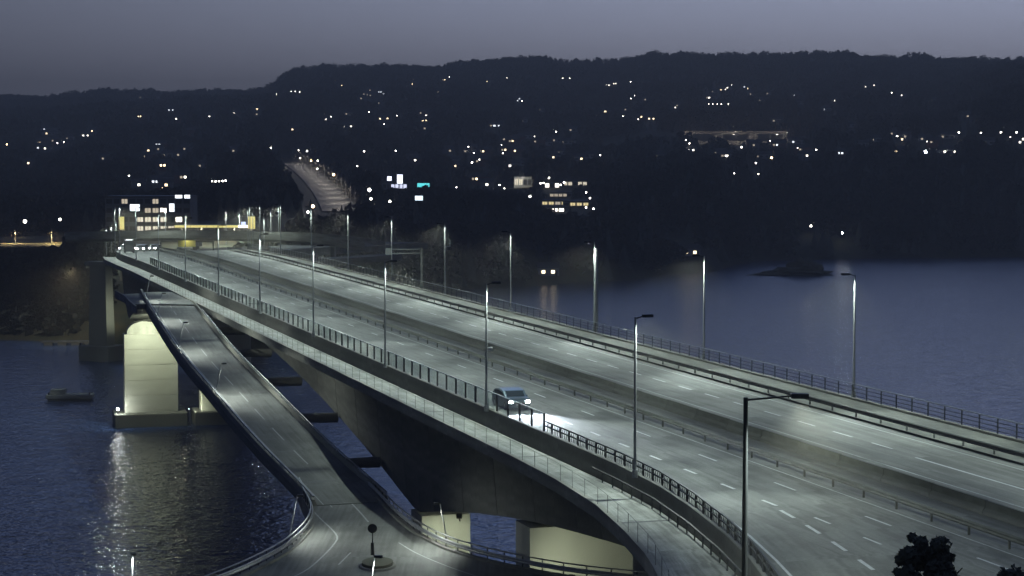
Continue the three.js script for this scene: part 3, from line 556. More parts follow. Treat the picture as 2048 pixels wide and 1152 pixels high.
{ // lit road on the left bank and its lamps
  const road = thing('bank_road', 'straight road on the left bank glowing under warm lamps', 'road');
  const P = []; for (let x = -330; x <= -168; x += 9) P.push(V(x, 21.3, -778));
  part('road_surface', sweep(lineFrames(P), rect(-4.2, 4.2, -1.5, .4)), M.hillAsphalt, road); part('kerb', sweep(lineFrames(P), rect(-4.7, -4.25, -1.5, .6)), M.concrete, road);
  [[103, 'beside the pale kiosk'], [30, 'at the left picture edge'], [-60, 'beyond the left picture edge']].forEach(([px, w]) => lampPost(`warm street lamp on the left bank road, ${w}`, V((px - MID_X) * 772 / FOCAL, 21.5, -772), -Math.PI / 2 + .3, { h: 6, arm: 1.4, r0: .12, cd: 1500, group: 'street lamps of the bank road', name: 'street_lamp', colour: 0xffe2a8 }));
  const k = thing('kiosk', 'pale lit kiosk beside the left bank road', 'kiosk', null, V((142 - MID_X) * 800 / FOCAL, 21.4, -800));
  part('wall', rbox(5, 3.4, 3, 0, 1.7, 0, .05), M.paleConcrete, k); part('roof', rbox(5.6, .3, 3.6, 0, 3.56, 0, .05), M.darkSteel, k);
  for (const x of [-1.3, 1.3]) part('window', box(1.6, 1.1, .06, x, 1.9, 1.52), G.dim, k);
}
function block(name, label, pos, w, h, d, floors, lit, wallMat, turn = 0, bays = Math.round(w / 3)) {
  const b = thing(name, label, 'building', null, pos, turn);
  part('wall', box(w, h, d, 0, h / 2, -d / 2), wallMat, b); part('roof', box(w + .5, .5, d + .5, 0, h + .25, -d / 2), M.darkSteel, b);
  const pitch = w / bays, fh = h / floors;
  for (let f = 0; f < floors; f++) {
    part('floor_band', box(w + .12, .35, .12, 0, f * fh + .2, .06), M.oldConcrete, b);
    for (let i = 0; i < bays; i++) { const k = lit(f, i); const m = part('window', box(pitch * .74, fh * .5, .06, -w / 2 + (i + .5) * pitch, f * fh + fh * .56, .032), k || M.darkGlass, b); part('frame', box(pitch * .05, fh * .5, .08, -w / 2 + (i + .5) * pitch, f * fh + fh * .56, .045), M.darkSteel, m); }
  }
  return b;
}
const signBoard = (label, px, py, Z, w, h, mat, poleH, group) => {
  const p = byDepth(px, py, Z), g = thing('illuminated_sign', label, 'sign', group, V(p.x, p.y, p.z)), base = landH(px, Z);
  part('sign_face', rbox(w, h, .3, 0, 0, 0, .05), mat, g); part('frame', rbox(w + .15, h + .15, .22, 0, 0, -.06, .04), M.darkSteel, g);
  const drop = poleH ?? Math.max(1, p.y - base); part('pole', box(.25, drop, .25, 0, -h / 2 - drop / 2 + .1, -.2), M.mast, g); return g;
};
{
  const Zb = 800, pale = std({ color: lin(.22, .22, .22), map: rep(T.concrete, .1), roughness: .85 });
  const p = byDepth(296, 462, Zb);
  block('office_building', 'four storey office block with lit windows behind the overpass', V(p.x, p.y - 1, -Zb), 34, 14.5, 18, 4, (f, i) => (f === 0 ? (i > 3 && i < 10 ? G.shop : null) : f === 1 ? (i >= 4 && i < 8 ? G.shop : i === 9 ? G.white : null) : f === 2 ? ([5, 6].includes(i) ? G.dim : i === 7 ? G.white : null) : [2, 6].includes(i) ? G.dim : null), pale);
  signBoard('white and blue illuminated sign on the office block front', 270, 415, 793, 3.8, 2.6, G.cool, .3, 'signs at the interchange');
  signBoard('pair of white roof signs, left one on the office block', 358, 393, 795, 2.8, 1.3, G.cool, .6, 'signs at the interchange');
  signBoard('pair of white roof signs, right one on the office block', 375, 393, 795, 2.2, 1.4, G.cool, .6, 'signs at the interchange');
  signBoard('tall white vertical sign on the right of the office block', 344, 415, 793, 2, 3.2, G.cool, .3, 'signs at the interchange');
  // fuel station: canopy with a yellow lit fascia
  const q = byDepth(428, 462, 720), c = thing('fuel_station_canopy', 'fuel station canopy with glowing yellow edge beside the offices', 'canopy', null, V(q.x, q.y - 4.5, -720));
  part('roof', rbox(29, .8, 12, 0, 6.2, -6, .05), M.paleConcrete, c);
  for (let i = 0; i < 5; i++) part('fascia_light', box(i === 4 ? 4.2 : 5.6, .85, .12, -11.4 + i * 5.75 - (i === 4 ? .7 : 0), 6.2, .08), i === 4 ? G.white : G.yellow, c);
  for (let x = -12; x <= 12; x += 6) for (const z of [-1.5, -10]) part('column', box(.4, 5.8, .4, x, 2.9, z), M.mast, c);
  for (const x of [-9, -3, 3, 9]) part('fuel_pump', rbox(.9, 1.9, .6, x, .95, -5.5, .08), M.paleConcrete, c);
  for (const x of [-8, 0, 8]) pointLight(V(q.x + x, q.y - 4.5 + 5.4, -726), 500, 0xfff2c8, 10);
  signBoard('tall yellow pylon sign right of the fuel station', 503, 445, 715, 2.6, 4.4, G.yellow, undefined, 'signs at the interchange');
  signBoard('tall yellow pylon sign left of the offices', 243, 446, 715, 1.9, 4.6, G.yellow, undefined, 'signs at the interchange');
  signBoard('small bluish sign beside the yellow pylon', 487, 448, 716, 1.6, 1.6, glow(.6, .68, 1, 1.6), undefined, 'signs at the interchange');
  // low warehouse behind the bank road
  const w = byDepth(90, 470, 905); block('warehouse', 'long low dim warehouse behind the left bank road', V(w.x, w.y - 1.5, -905), 52, 6.5, 16, 1, (f, i) => [6, 7].includes(i) ? G.dim : null, pale, 0, 12);
}
{ // overpass crossing behind the bridge end
  const o = thing('overpass', 'concrete overpass crossing the road behind the far bridge end', 'overpass');
  const P = [V(-134, 31.5, -603), V(-112, 31.9, -604), V(-90, 32, -604), V(-68, 31.6, -600), V(-50, 30.6, -592), V(-40, 29.4, -584)], C = new THREE.CatmullRomCurve3(P).getSpacedPoints(36), F = lineFrames(C);
  part('deck', sweep(F, [[-4.6, -.1], [-4.6, -.9], [-3, -1.7], [3, -1.7], [4.6, -.9], [4.6, -.1]]), M.concrete, o);
  part('road_surface', sweep(F, rect(-4.2, 4.2, -.09, 0)), M.asphalt, o);
  for (const t of [-4.4, 4.4]) part('parapet', sweep(F, rect(t - .18, t + .18, -.09, 1.15)), M.concrete, o);
  for (const i of [6, 14, 22, 30]) { const p = C[i]; part('pier', box(1.2, 12, 5, p.x, p.y - 7.6, p.z), M.concrete, o); }
  lampPost('lamp post on the overpass, left of two', V(-104, 32.1, -600), -Math.PI / 2, { h: 8, cd: 900, r0: .13, group: 'lamp posts on the overpass', name: 'street_lamp' });
  lampPost('lamp post on the overpass, right of two', V(-72, 31.9, -597), -Math.PI / 2, { h: 8, cd: 900, r0: .13, group: 'lamp posts on the overpass', name: 'street_lamp' });
  // road sign under the overpass and land road beyond the bridge
  const s = byDepth(373, 487, 590), g = thing('road_sign', 'yellow direction sign panel hanging under the overpass', 'sign', null, s);
  part('sign_panel', rbox(5.2, 1.9, .12, 0, 0, 0, .04), std({ color: lin(.75, .7, .16), roughness: .55 }), g); part('side_panel', rbox(1.8, 1.3, .1, 3.7, -.1, 0, .04), M.galv, g); part('gantry_beam', box(16, .3, .3, 0, .6, -.3), M.dullSteel, g); part('sign_lamp', join([rbox(1.2, .12, .2, 0, 1.55, 1.5, .03), bar(V(0, 1.55, 1.5), V(0, 1.2, -.2), .04)]), M.darkSteel, g); lampLight(V(s.x, s.y + 1.45, s.z + 1.55), V(s.x + .4, s.y - .3, s.z), 16, 0xfffbe8, 1.2, .8, 4);
  for (const x of [-7.8, 7.8]) part('gantry_leg', box(.35, 8, .35, x, -3.3, -.3), M.dullSteel, g);
  const land = thing('approach_road', 'main road leaving the far bridge end under the overpass', 'road');
  part('road_surface', sweep(frames(END, 640, 6), rect(-14, 16, -2.5, 0)), M.asphalt, land);
  // slip road branching right at the far end
  const S = [V(-49, 33.2, -384), V(-52, 32.3, -420), V(-56, 31.2, -460), V(-56, 29.8, -500), V(-48, 28, -545), V(-36, 27, -585)];
  const sl = thing('slip_road', 'slip road leaving the far carriageway to the right before the overpass', 'road');
  part('road_surface', sweep(lineFrames(new THREE.CatmullRomCurve3(S).getSpacedPoints(40)), [[-4, -1.6], [-4, 0], [4, 0], [4, -1.6]]), M.asphaltB, sl);
}
{ // slim lamps and masts around the interchange
  const far = [[372, 426, 700, 'behind the office sign'], [452, 420, 690, 'left of the yellow pylon'], [479, 425, 690, 'just left of the yellow pylon'], [557, 410, 660, 'right of the yellow pylon'], [212, 455, 640, 'at the left end of the overpass'], [222, 448, 655, 'second from the left end of the overpass'], [232, 440, 690, 'left of the yellow pylon by the offices'], [528, 435, 560, 'by the slip road bend']];
  far.forEach(([px, py, Z, w], i) => { const top = byDepth(px, py, Z), h = clamp(top.y - landH(px, Z), 6, 12); lampPost(`distant street lamp ${w}`, V(top.x, top.y - h, -Z), rr(-1, 1) + Math.PI / 2 * 3, { h, arm: 1, r0: .13, cd: i < 4 ? 1500 : 700, group: 'street lamps at the interchange', name: 'street_lamp' }); });
}

// ------------------------------------------------------------------ hillside: houses and lamps
const sights = [];                                         // kept free of trees: bearing, height, distance
const H = {};
function houseProto(kind) {
  const w = [9, 11, 8, 13][kind], d = 7, h = [3.4, 5.4, 5, 3.2][kind], g = new THREE.Group();
  const wall = part('wall', box(w, h, d, 0, h / 2, 0), [M.houseWhite, M.houseRed, M.houseGrey, M.houseWhite][kind], g);
  const gable = new THREE.Shape([[-d / 2 - .4, 0], [0, 2.4], [d / 2 + .4, 0]].map(a => new THREE.Vector2(...a)));
  part('roof', new THREE.ExtrudeGeometry(gable, { depth: w + .8, bevelEnabled: false }).rotateY(Math.PI / 2).translate(-w / 2 - .4, h, 0), M.houseRoof, g);
  const spots = [[[-2.4, 1.8, 1.5], [1.8, 1.8, 1.5]], [[-3, 4, 1.4], [-.6, 4, 1.4], [2.8, 1.7, 1.6]], [[0, 3.6, 1.5], [-2.2, 1.5, 1.3]], [[-4, 1.7, 1.6], [-1, 1.7, 2.4], [3, 1.7, 1.6]]][kind];
  spots.forEach(([x, y, s], i) => { const win = part('window', box(s, 1.3, .08, x, y, d / 2 + .05), G.white, g); part('frame', box(s + .25, 1.55, .05, x, y, d / 2 + .02), M.houseTrim, win); });
  part('door', box(1, 2.1, .07, w / 2 - 1.2, 1.05, d / 2 + .04), M.houseRoof, g);
  return g;
}
const protos = [0, 1, 2, 3].map(houseProto);
const regions = px => px < 250 ? 'above the left bank' : px < 560 ? 'above the office block' : px < 720 ? 'beside the hill road' : px < 1000 ? 'on the middle slope' : px < 1300 ? 'above the harbour' : px < 1650 ? 'on the right slope' : 'on the far right slope';
function house(px, py, bright = 1, mat = null) {
  const Z = onHill(px, py), kind = Math.floor(rnd() * 4), g = protos[kind].clone();
  const tone = mat || (rnd() < .55 ? G.white : rnd() < .6 ? G.warm : G.cool); let first = true;
  g.traverse(o => { if (o.name === 'window') { o.material = first ? (bright > .6 ? tone : G.dim) : rnd() < .35 * bright ? tone : M.darkGlass; first = false; } });
  g.name = numbered('house'); const where = regions(px), tint = ['low white', 'tall red', 'tall grey', 'wide white'][kind];
  g.userData = { label: `${tint} gabled house with lit windows ${where}`, category: 'house', group: `houses ${where}` };
  g.position.set((px - MID_X) * Z / FOCAL, landH(px, Z) - .3, -Z); g.rotation.y = Math.atan2(-g.position.x, Z) + rr(-.5, .5); scene.add(g);
  sights.push([px, py, Z, 12]);
}
const bulb = new THREE.IcosahedronGeometry(.42, 1), lampPole = new THREE.CylinderGeometry(.06, .09, 6, 6).translate(0, 3, 0);
function hillLamp(px, py, mat = G.lamp, k = 1, cd = 0) {
  let Z = 640; for (; Z < 3250; Z += 6) if (seenY(px, Z, 6.2) <= py) break;
  const where = regions(px), g = thing('street_lamp', `street lamp ${where}`, 'street lamp', `street lamps ${where}`, landAt(px, Z));
  part('pole', lampPole, M.darkSteel, g); const b = part('lamp_globe', bulb, mat, g); b.position.y = 6.3; b.scale.setScalar(k);
  if (cd || k >= 1.25) pointLight(V(g.position.x, g.position.y + 6.3, g.position.z), cd || 160, mat === G.amber ? 0xffc890 : 0xfff0dc, 10);
  sights.push([px, py, Z, 8]);
}
const houses = [[94, 258, 1], [101, 268, 1, 'warm'], [82, 299, 1, 'cool'], [96, 302, .8], [144, 275, .5], [174, 270, .9], [189, 266, .8], [285, 197, .6], [319, 195, .4], [344, 220, 1, 'cool'], [286, 236, .9], [361, 242, 1], [425, 232, .8], [478, 230, .9], [515, 221, .7], [515, 231, .5], [683, 174, .7], [383, 267, .3], [324, 294, .8], [300, 305, .9], [380, 295, .9], [358, 313, .4], [328, 337, 1], [314, 360, 1], [278, 373, .9], [332, 374, .8], [406, 329, .4], [748, 184, .6], [730, 188, .5], [764, 187, .7], [829, 172, .7], [890, 163, .5], [977, 163, 1], [884, 187, .5], [1220, 171, 1], [1230, 171, 1], [1214, 223, .6], [1251, 222, .5], [1280, 238, 1], [1290, 238, 1], [1304, 236, 1], [1290, 202, .4], [1040, 201, .9], [1084, 220, .3], [1051, 241, .3], [1066, 272, .5], [1036, 280, .4], [945, 297, .8], [915, 322, 1, 'warm'], [916, 330, 1], [1037, 307, 1, 'warm'], [1041, 324, .9], [1025, 329, .7], [1108, 312, .9], [1158, 316, .9], [1182, 310, 1, 'warm'], [659, 237, .8], [698, 252, 1], [696, 229, .5], [764, 240, .9], [776, 240, .7], [825, 320, .8], [835, 324, .8], [1454, 178, 1], [1438, 180, .6], [1488, 177, .9], [1500, 189, .6], [1591, 194, .7], [1600, 206, .9], [1653, 220, .8], [1667, 205, .4], [1731, 173, .8], [1747, 173, .7], [1802, 193, 1], [1865, 200, .3], [1386, 298, 1], [1318, 310, .6], [1507, 292, .5], [1594, 282, .9], [1608, 315, .7], [1685, 310, .8], [1723, 287, .3], [1785, 266, .6], [1799, 302, .8], [1887, 302, .9], [1900, 302, .9], [1976, 285, .5], [2042, 282, .8], [960, 362, .6], [974, 375, .8], [60, 330, .3], [210, 320, .3], [470, 300, .3], [590, 262, .3], [850, 260, .3], [990, 250, .3], [1150, 260, .3], [1350, 215, .3], [1550, 240, .3], [1700, 250, .3], [1930, 235, .3]];
for (const [x, y, b, m] of houses) house(x, y, b, m ? G[m] : null);
for (const [cx, cy, sx, sy, n] of [[1070, 285, 70, 22, 9], [790, 215, 70, 30, 6], [1480, 190, 70, 16, 6], [1530, 300, 120, 16, 6], [330, 330, 60, 30, 6], [120, 280, 60, 20, 4], [930, 315, 40, 16, 4], [1850, 280, 110, 14, 5]])   // faint houses between the bright ones
  for (let i = 0; i < n; i++) house(cx + sx * rr(-1, 1), cy + sy * rr(-1, 1), .4);
const lampSpots = [[16, 290, 'amber', 1.4], [117, 289], [130, 286], [259, 354], [437 - 12, 363], [437 - 5, 363], [437 + 2, 363], [437 + 9, 363], [437 + 15, 362], [543, 299, , 1.4], [598, 302], [615, 303, , 1.5], [601, 317], [623, 322, 'amber', 1.3], [636, 322], [635, 338], [668, 350, 'amber', 1.5], [626, 414, 'amber', 1.5], [616, 427], [592 - 8, 184], [592, 185], [592 + 9, 186], [555, 190, , .7], [899, 156, , 1.2], [1014, 157, , .8], [1125, 158, , 1.2], [1139, 158, , 1.2], [1260, 165, , 1.3], [1261, 198], [1268, 193, , .8], [1245, 235], [1044, 203], [1112, 265, , 1.2], [937, 295], [948, 308], [959, 322], [944, 328, , 1.2], [1003, 293, , .9], [1006, 308, , .9], [1200, 312], [739, 226], [663, 234], [769, 250], [795, 232, , .8], [729, 305, , 1.2], [792, 303, , 1.2], [715, 335, , .8], [739, 381, , 1.9], [742, 399, , 1.2], [780, 405, , 1.2], [913, 375, , .8], [1461, 171], [1416, 209, , .8], [1424, 209], [1433, 209], [1441, 209], [1455, 209], [1780, 188, , 1.2], [1457, 268, , 1.1], [1371, 282], [1378, 290, , 1.1], [1482, 296, , 1.6], [1542, 317, 'amber', 1.6], [1539, 282, , .8], [1572, 267, , .9], [1511, 328, , 1.2], [1468, 349, , .8], [1516, 348, , .8], [1594, 297, , .8], [1631, 301, , 1.1], [1792, 275, , 1.3], [1849, 304, 'lampBright', 2.2, 900], [1852, 285, , .7], [1915, 268, , 1.4], [1959, 268, , 1.1], [1999, 267, , 1.4], [2030, 268, , 1.3], [2018, 275, , .7], [1622, 457, , 1.3, 60], [1081, 371], [1087, 368], [1121, 370], [1128, 366, , 1.3], [1060, 393, , 1.3], [999, 373], [1009, 377, , .7], [1098, 356, , 1.2], [1172, 389], [1180, 397], [1187, 419], [1172, 417], [50, 445, , 1.6, 400], [120, 440, , 1.2, 300]];
for (const [x, y, m, k, cd] of lampSpots) hillLamp(x, y, m ? G[m] : G.lamp, k ?? 1, cd ?? 0);
{ // commercial strip and quay sheds
  const pale = std({ color: lin(.4, .4, .39), map: rep(T.concrete, .1), roughness: .85 });
  const at = (px, py, up = 3) => { const Z = onHill(px, py + 0, 900); return [landAt(px, Z), Z]; };
  const put = (name, label, px, py, w, h, lit, bays, mat = pale) => { const [p, Z] = at(px, py); p.y -= .5; sights.push([px, py, Z, w], [px - w * .3 * FOCAL / Z, py, Z, w], [px + w * .3 * FOCAL / Z, py, Z, w]); return [block(name, label, p, w, h, 10, 1, lit, mat, 0, bays), p, Z]; };
  const [, hp] = put('hall', 'white floodlit hall in the harbour lights', 1046, 368, 11, 7, (f, i) => i < 2 ? G.shop : null, 4, std({ color: lin(.5, .5, .48), map: rep(T.concrete, .2), roughness: .8 }));
  lampLight(V(hp.x - 3, hp.y + 8.5, hp.z + 5), V(hp.x, hp.y + 3, hp.z), 260, 0xf4f4ea, 1.2, .8, 8); pointLight(V(hp.x + 9, hp.y + 6, hp.z + 6), 130, 0xfff2dc, 8);
  put('shed', 'low shed with bright doorway right of the white hall', 1109, 369, 12, 4.5, (f, i) => [0, 2].includes(i) ? G.white : null, 4);
  put('shed', 'long low shed with a row of lit bays', 1150, 366, 15, 4, (f, i) => i !== 2 ? G.shop : null, 5);
  put('shed', 'quay shed with pale lit strip above the water', 1121, 387, 13, 3, (f, i) => i < 4 ? G.dim : null, 5);
  put('shed', 'quay shed glowing yellow at the left', 1109, 403, 14, 3, (f, i) => i === 2 ? G.dim : G.amberShop, 4);
  put('shed', 'quay shed glowing yellow at the right', 1152, 404, 14, 3, (f, i) => i > 0 ? G.amberShop : null, 4);
  put('shed', 'lowest quay shed with white lit front', 1110, 416, 10, 3, (f, i) => i ? G.white : G.shop, 3);
  const [, cp] = put('shop', 'shop building with bluish lit windows at the foot of the hill road', 790, 374, 15, 5, (f, i) => i > 1 ? glow(.72, .76, 1, 2) : null, 6);
  const big = (label, px, py, w, h, mat) => { const Z = onHill(px, py + 22, 900); sights.push([px, py, Z, w]); signBoard(label, px, py, Z, w, h, mat, undefined, 'shop signs on the middle slope'); };
  big('round bluish white shop sign, leftmost on the middle slope', 779, 357, 2.6, 2.6, glow(.72, .76, 1, 4));
  big('stacked white and blue pylon sign beside the shop', 800, 358, 3.4, 5.6, glow(.78, .83, 1, 3));
  big('wide turquoise shop sign', 847, 370, 6.4, 2, glow(.12, .75, .8, 1.6));
  big('small pale blue sign under the turquoise sign', 838, 396, 3.6, 2.1, glow(.7, .88, 1, 2.2));
  const [, ip] = put('industrial_hall', 'long pale industrial hall with dim facade on the right slope', 1470, 283, 84, 11, () => null, 3, std({ color: lin(.3, .29, .28), map: rep(T.concrete, .03), roughness: .9 }));
  for (const dx of [-38, 0, 36]) pointLight(V(ip.x + dx, ip.y + 9, ip.z + 16), 420, 0xfff0dc, 8);
}
{ // cottages at the water's edge
  const cottage = (label, px, py, cd) => { const Z = onHill(px, py, 800), g = protos[0].clone(); g.traverse(o => { if (o.name === 'window') o.material = G.warm; }); g.name = numbered('boathouse'); g.userData = { label, category: 'boathouse', group: 'boathouses along the shore' }; g.position.copy(landAt(px, Z)); g.rotation.y = .1; scene.add(g); sights.push([px, py, Z, 14]); if (cd) pointLight(V(g.position.x, g.position.y + 3, g.position.z + 8), cd, 0xffe8c0, 6); };
  cottage('boathouse with warm windows on the wooded shore behind the mast', 1096, 548, 0); cottage('boathouse with a long lit front on the wooded shore', 1380, 503, 0);
  hillLamp(1685, 474, G.lampBright, 1.2, 300);
}

// ------------------------------------------------------------------ rocks, pontoons, bank
function rockGeo(w, h, d, s) { const g = new THREE.IcosahedronGeometry(1, 4), p = g.attributes.position; for (let i = 0; i < p.count; i++) { const v = V(p.getX(i), p.getY(i), p.getZ(i)), k = 1 + .95 * fbm(v.x * 2.1 + s, v.y * 2.1, v.z * 2.1, 5); p.setXYZ(i, v.x * k * w, v.y * k * h, v.z * k * d); } g.computeVertexNormals(); return g; }
{
  const a = byDrop(1596, 550, 56); const r = thing('rock_islet', 'low dark rock islet in the fjord near the right shore', 'islet', null, V(a.x, 0, a.z));
  part('rock', rockGeo(16, 3.6, 7, 3), M.rock, r); const r2 = part('rock', rockGeo(9, 5.2, 5, 8), M.rock, r); r2.position.set(3, 1.2, -1); const r3 = part('rock', rockGeo(14, 1.3, 5, 12), M.rock, r); r3.position.set(-9, 0, 1);
  const tree = part('shrubs', rockGeo(6, 4, 3, 21), M.leaf0, r); tree.position.set(4, 4, -2);
  const b = byDrop(135, 802, 56), d = thing('mooring_platform', 'pale concrete mooring platform lying in the left water', 'platform', null, V(b.x, 0, b.z), .08);
  part('deck', rbox(10.5, .9, 4, 0, .95, 0, .12), M.paleConcrete, d); part('hull', rbox(9.8, 1.4, 3.4, 0, .0, 0, .2), M.oldConcrete, d); for (const x of [-4.6, 4.6]) part('bollard', new THREE.CylinderGeometry(.16, .2, .6, 10).translate(x, 1.7, 1.4), M.darkSteel, d); part('hut', rbox(3.4, 1.2, 2.4, -2.6, 1.98, 0, .1), M.paleConcrete, d);
  const c = byDrop(135, 690, 56), q = thing('pontoon', 'long dark pontoon below the grassy left bank', 'pontoon', null, V(c.x, 0, c.z), .04);
  part('deck', rbox(16, .5, 3, 0, .9, 0, .08), M.darkSteel, q); for (let x = -6; x <= 6; x += 4) part('float', rbox(2.6, 1.1, 2.6, x, .15, 0, .2), M.darkSteel, q);
  flood('floodlight on the left bank shining over the grass', V(-119.5, 25.2, -541), V(-136, 2.5, -607), 9000, .42, 0xfff6d0);
}

// ------------------------------------------------------------------ vegetation
function crownGeo(n, spread, leaf, sx, sy, seedShift) {     // many leaf-sized faces on clumps through the crown
  const pos = [], nor = []; const clumps = Array.from({ length: 9 }, () => { const a = rnd() * 6.283, r = Math.sqrt(rnd()) * .72; return V(Math.cos(a) * r * sx, rr(.18, .9) * sy, Math.sin(a) * r * sx); });
  for (let i = 0; i < n; i++) {
    const c = clumps[i % clumps.length], dir = V(rr(-1, 1), rr(-.8, 1), rr(-1, 1)).normalize(), p = c.clone().addScaledVector(dir, spread * (.55 + .45 * rnd()));
    const a = V(rr(-1, 1), rr(-1, 1), rr(-1, 1)).normalize(), b = a.clone().cross(dir).normalize(), l = leaf * rr(.6, 1.3), m = dir.clone().multiplyScalar(.7).add(V(0, .3, 0)).normalize();
    const t = b.clone().cross(m).normalize();
    for (const q of [p.clone().addScaledVector(b, l), p.clone().addScaledVector(t, l).addScaledVector(b, -l * .6), p.clone().addScaledVector(t, -l).addScaledVector(b, -l * .6)]) { pos.push(q.x, q.y, q.z); nor.push(m.x, m.y, m.z); }
  }
  const g = new THREE.BufferGeometry(); g.setAttribute('position', new THREE.Float32BufferAttribute(pos, 3)); g.setAttribute('normal', new THREE.Float32BufferAttribute(nor, 3)); return g;
}
function coneGeo(n) { const pos = []; for (let i = 0; i < n; i++) { const y = Math.pow(i / n, .85), r = .3 * (1 - y) + .02, a = i * 2.4, p = V(Math.cos(a) * r, y, Math.sin(a) * r), l = .12 * (1.15 - y), t = V(-Math.sin(a), 0, Math.cos(a)); for (const q of [p.clone().addScaledVector(t, l).add(V(0, -.05, 0)), p.clone().addScaledVector(t, -l).add(V(0, -.05, 0)), V(p.x * .2, y + .09, p.z * .2)]) pos.push(q.x, q.y, q.z); } const g = new THREE.BufferGeometry(); g.setAttribute('position', new THREE.Float32BufferAttribute(pos, 3)); g.computeVertexNormals(); return g; }
for (let px = -20; px < 130; px += 11) sights.push([px, 487, 776, 10]);
for (let Z = 950; Z < 1520; Z += 35) for (const t of [-6, 0, 6]) { const px = pxOf(hillX(Z) + t, Z); sights.push([px, HORIZON + FOCAL * (EYE - hillY(Z)) / Z, Z, 11]); }
const bareTops = sights.map(s => s);
const blocked = (px, Z, base, h, w) => {
  const yTop = HORIZON + FOCAL * (EYE - base - h) / Z, half = w * FOCAL / Z;
  for (const [sx, sy, sz, r] of bareTops) { if (Math.abs(sz - Z) < r && Math.abs(sx - px) * Z / FOCAL < r) return true; if (Z < sz && Math.abs(sx - px) < half + 2 && yTop < sy + 3) return true; }
  return false;
};
{
  const kinds = [['broadleaf', crownGeo(170, .3, .1, .62, 1)], ['broadleaf', crownGeo(170, .27, .1, .55, 1)], ['spruce', coneGeo(110)]];
  const lists = kinds.map(() => []);
  const tries = 66000, m = new THREE.Matrix4(), q = new THREE.Quaternion(), e = new THREE.Euler();
  for (let i = 0; i < tries; i++) {
    const Z = 585 + 2780 * Math.pow(rnd(), .78), px = rr(-420, 2480), x = (px - MID_X) * Z / FOCAL, y = landH(px, Z);
    if (y < 1.2) continue;
    if (Math.abs(x - hillX(Z)) < 11 && Z > 850 && Z < 1570) continue;
    const left = px < 205 && Z < 830, inter = px >= 185 && px < 600 && Z < 850;
    if (left && (Z > 750 || Z < 628)) continue;
    if (inter && !(px > 470 && Z > 600 && Z < 700)) continue;
    let h = rr(7, 13) * (Z > 2400 ? .8 : 1); if (left) h = Z < 655 ? rr(1.5, 3) : rr(3, 6.5); if (inter) h = rr(3, 7); if (Z < 680 && px < 700) h = Math.min(h, 7);
    const k = rnd() < .45 ? 2 : rnd() < .5 ? 0 : 1; const w = h * (k === 2 ? .33 : .62);
    if (blocked(px, Z, y, h, w)) continue;
    e.set(rr(-.05, .05), rnd() * 6.283, rr(-.05, .05)); q.setFromEuler(e);
    m.compose(V(x, y - .3, -Z), q, V(h * rr(.85, 1.15), h, h * rr(.85, 1.15))); lists[k].push([m.clone(), rr(.6, 1.35)]);
  }
  kinds.forEach(([name, g], k) => {
    const im = new THREE.InstancedMesh(g, k === 2 ? M.needle : M.leaf0, lists[k].length); im.name = numbered(k === 2 ? 'spruce_wood' : 'broadleaf_wood'); im.userData = { kind: 'stuff', label: ['dark broadleaf wood covering the hills', 'rounder broadleaf wood covering the hills', 'dark spruce wood covering the hills'][k], category: 'wood' };
    lists[k].forEach(([mm, t], i) => { im.setMatrixAt(i, mm); im.setColorAt(i, lin(t, t * rr(.95, 1.05), t * rr(.85, 1.05))); }); scene.add(shade(im));
  });
}
{ // shrubs thick on the left bank
  const g = crownGeo(150, .34, .13, .7, .8), list = [], m = new THREE.Matrix4(), q = new THREE.Quaternion();
  for (let i = 0; i < 9000; i++) { const px = rr(-420, 232), Z = rr(602, 752), x = (px - MID_X) * Z / FOCAL, y = landH(px, Z); if (y < 1.5 || (Z < 650 && rnd() < .3 && fbm(x / 9, Z / 9, 4) < .1)) continue; const h = Z < 640 ? rr(.6, 1.5) : Z < 668 ? rr(1.2, 2.8) : rr(2.4, 5.2); if (blocked(px, Z, y, h, h * .7)) continue; q.setFromEuler(new THREE.Euler(0, rnd() * 6.28, 0)); m.compose(V(x, y - .2, -Z), q, V(h * 1.25, h, h * 1.25)); list.push(m.clone()); }
  const im = new THREE.InstancedMesh(g, M.leaf0, list.length); im.name = 'bank_shrubs'; im.userData = { kind: 'stuff', label: 'dense dark shrubs covering the left bank', category: 'shrubs' }; list.forEach((mm, i) => { im.setMatrixAt(i, mm); const t = rr(.55, 1.4); im.setColorAt(i, lin(t, t, t * .95)); }); scene.add(shade(im));
}
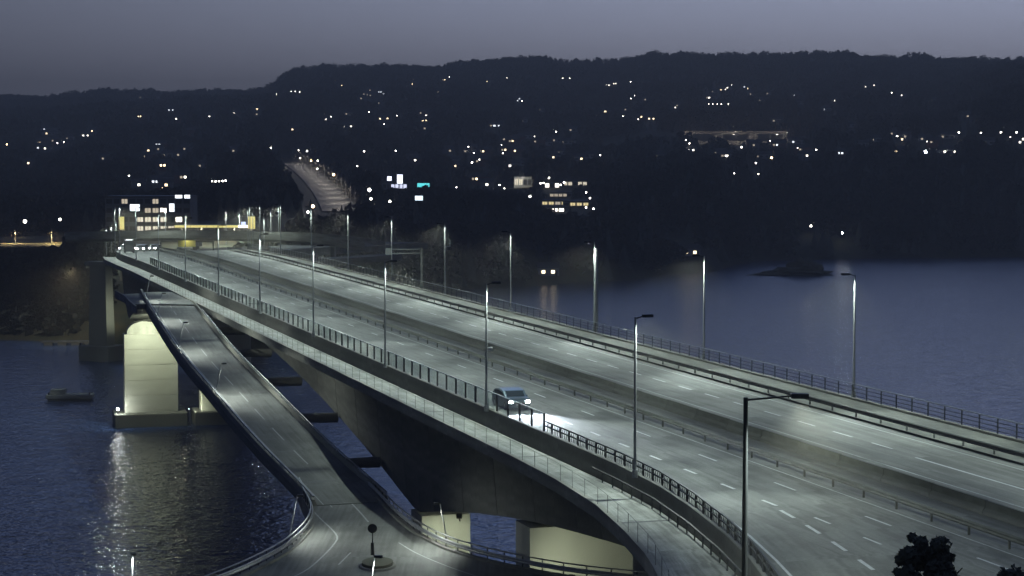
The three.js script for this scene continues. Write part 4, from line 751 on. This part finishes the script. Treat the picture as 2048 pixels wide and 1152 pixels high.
{ // near trees in the lower right corner
  const nearTree = (label, x, z, base, h, wide, n) => {
    const t = thing('tree', label, 'tree', 'trees at the lower right', V(x, base, -z));
    const limbs = [bar(V(0, 0, 0), V(.1, h * .55, 0), .16, .09, 9)]; for (let i = 0; i < 9; i++) { const a = i * 2.4, y = h * (.35 + .05 * i); limbs.push(bar(V(.05, y, 0), V(Math.cos(a) * wide * .4, y + h * .14, Math.sin(a) * wide * .4), .04, .015, 6)); }
    part('trunk', join(limbs), M.bark, t);
    const pos = [], nor = [];
    const cl = Array.from({ length: 170 }, () => { const y = rr(.4, 1), r = wide * Math.sqrt(Math.max(.02, 1 - y)) * 1.25 * Math.sqrt(rr(.1, 1)), a = rnd() * 6.283; return [V(Math.cos(a) * r, (y - .1 * rnd()) * h, Math.sin(a) * r), rr(.1, .34)]; });
    for (let i = 0; i < n; i++) { const [c, rad] = cl[i % cl.length], dir = V(rr(-1, 1), rr(-1, 1), rr(-1, 1)).normalize(), p = c.clone().addScaledVector(dir, rad * Math.cbrt(rnd())), b = V(rr(-1, 1), rr(-1, 1), rr(-1, 1)).normalize(), s = b.clone().cross(dir).normalize(), l = rr(.05, .13); const nn = b.clone().cross(s).normalize(); for (const q of [p.clone().addScaledVector(b, l), p.clone().addScaledVector(s, l * .55), p.clone().addScaledVector(b, -l), p.clone().addScaledVector(b, l), p.clone().addScaledVector(b, -l), p.clone().addScaledVector(s, -l * .55)]) { pos.push(q.x, q.y, q.z); nor.push(nn.x, nn.y, nn.z); } }
    const g = new THREE.BufferGeometry(); g.setAttribute('position', new THREE.Float32BufferAttribute(pos, 3)); g.setAttribute('normal', new THREE.Float32BufferAttribute(nor, 3)); part('crown', g, M.leaf0, t);
  };
  const a = byDepth(1862, 1076, 60), b = byDepth(2036, 1150, 58);
  nearTree('dark leafy treetop rising in front of the road at lower right', a.x, 60, a.y - 8.5, 8.5, 2.7, 34000);
  nearTree('top of a second dark tree in the lower right corner', b.x, 58, b.y - 7.5, 7.5, 1.6, 18000);
}

{ // number alike houses and lamps of a slope from left to right
  const nth = ['leftmost', 'second', 'third', 'fourth', 'fifth', 'sixth', 'seventh', 'eighth', 'ninth', 'tenth', 'eleventh', 'twelfth', 'thirteenth', 'fourteenth', 'fifteenth', 'sixteenth', 'seventeenth', 'eighteenth', 'nineteenth', 'twentieth', 'twenty first', 'twenty second', 'twenty third', 'twenty fourth', 'twenty fifth', 'twenty sixth', 'twenty seventh', 'twenty eighth', 'twenty ninth', 'thirtieth', 'thirty first', 'thirty second', 'thirty third', 'thirty fourth'];
  const sets = {}; for (const o of scene.children) if (/^(houses|street lamps) (above|beside|on)/.test(o.userData.group || '')) (sets[o.userData.group] ??= []).push(o);
  for (const list of Object.values(sets)) list.sort((a, b) => a.position.x / a.position.z > b.position.x / b.position.z ? -1 : 1).forEach((o, i) => { const w = i ? `${nth[i]} from the left` : nth[0]; o.userData.label = o.userData.label.replace(' with lit windows', '').replace(/ (above|beside|on) /, (m, p) => `, ${w} of those ${p} `); });
}
renderer.render(scene, camera);
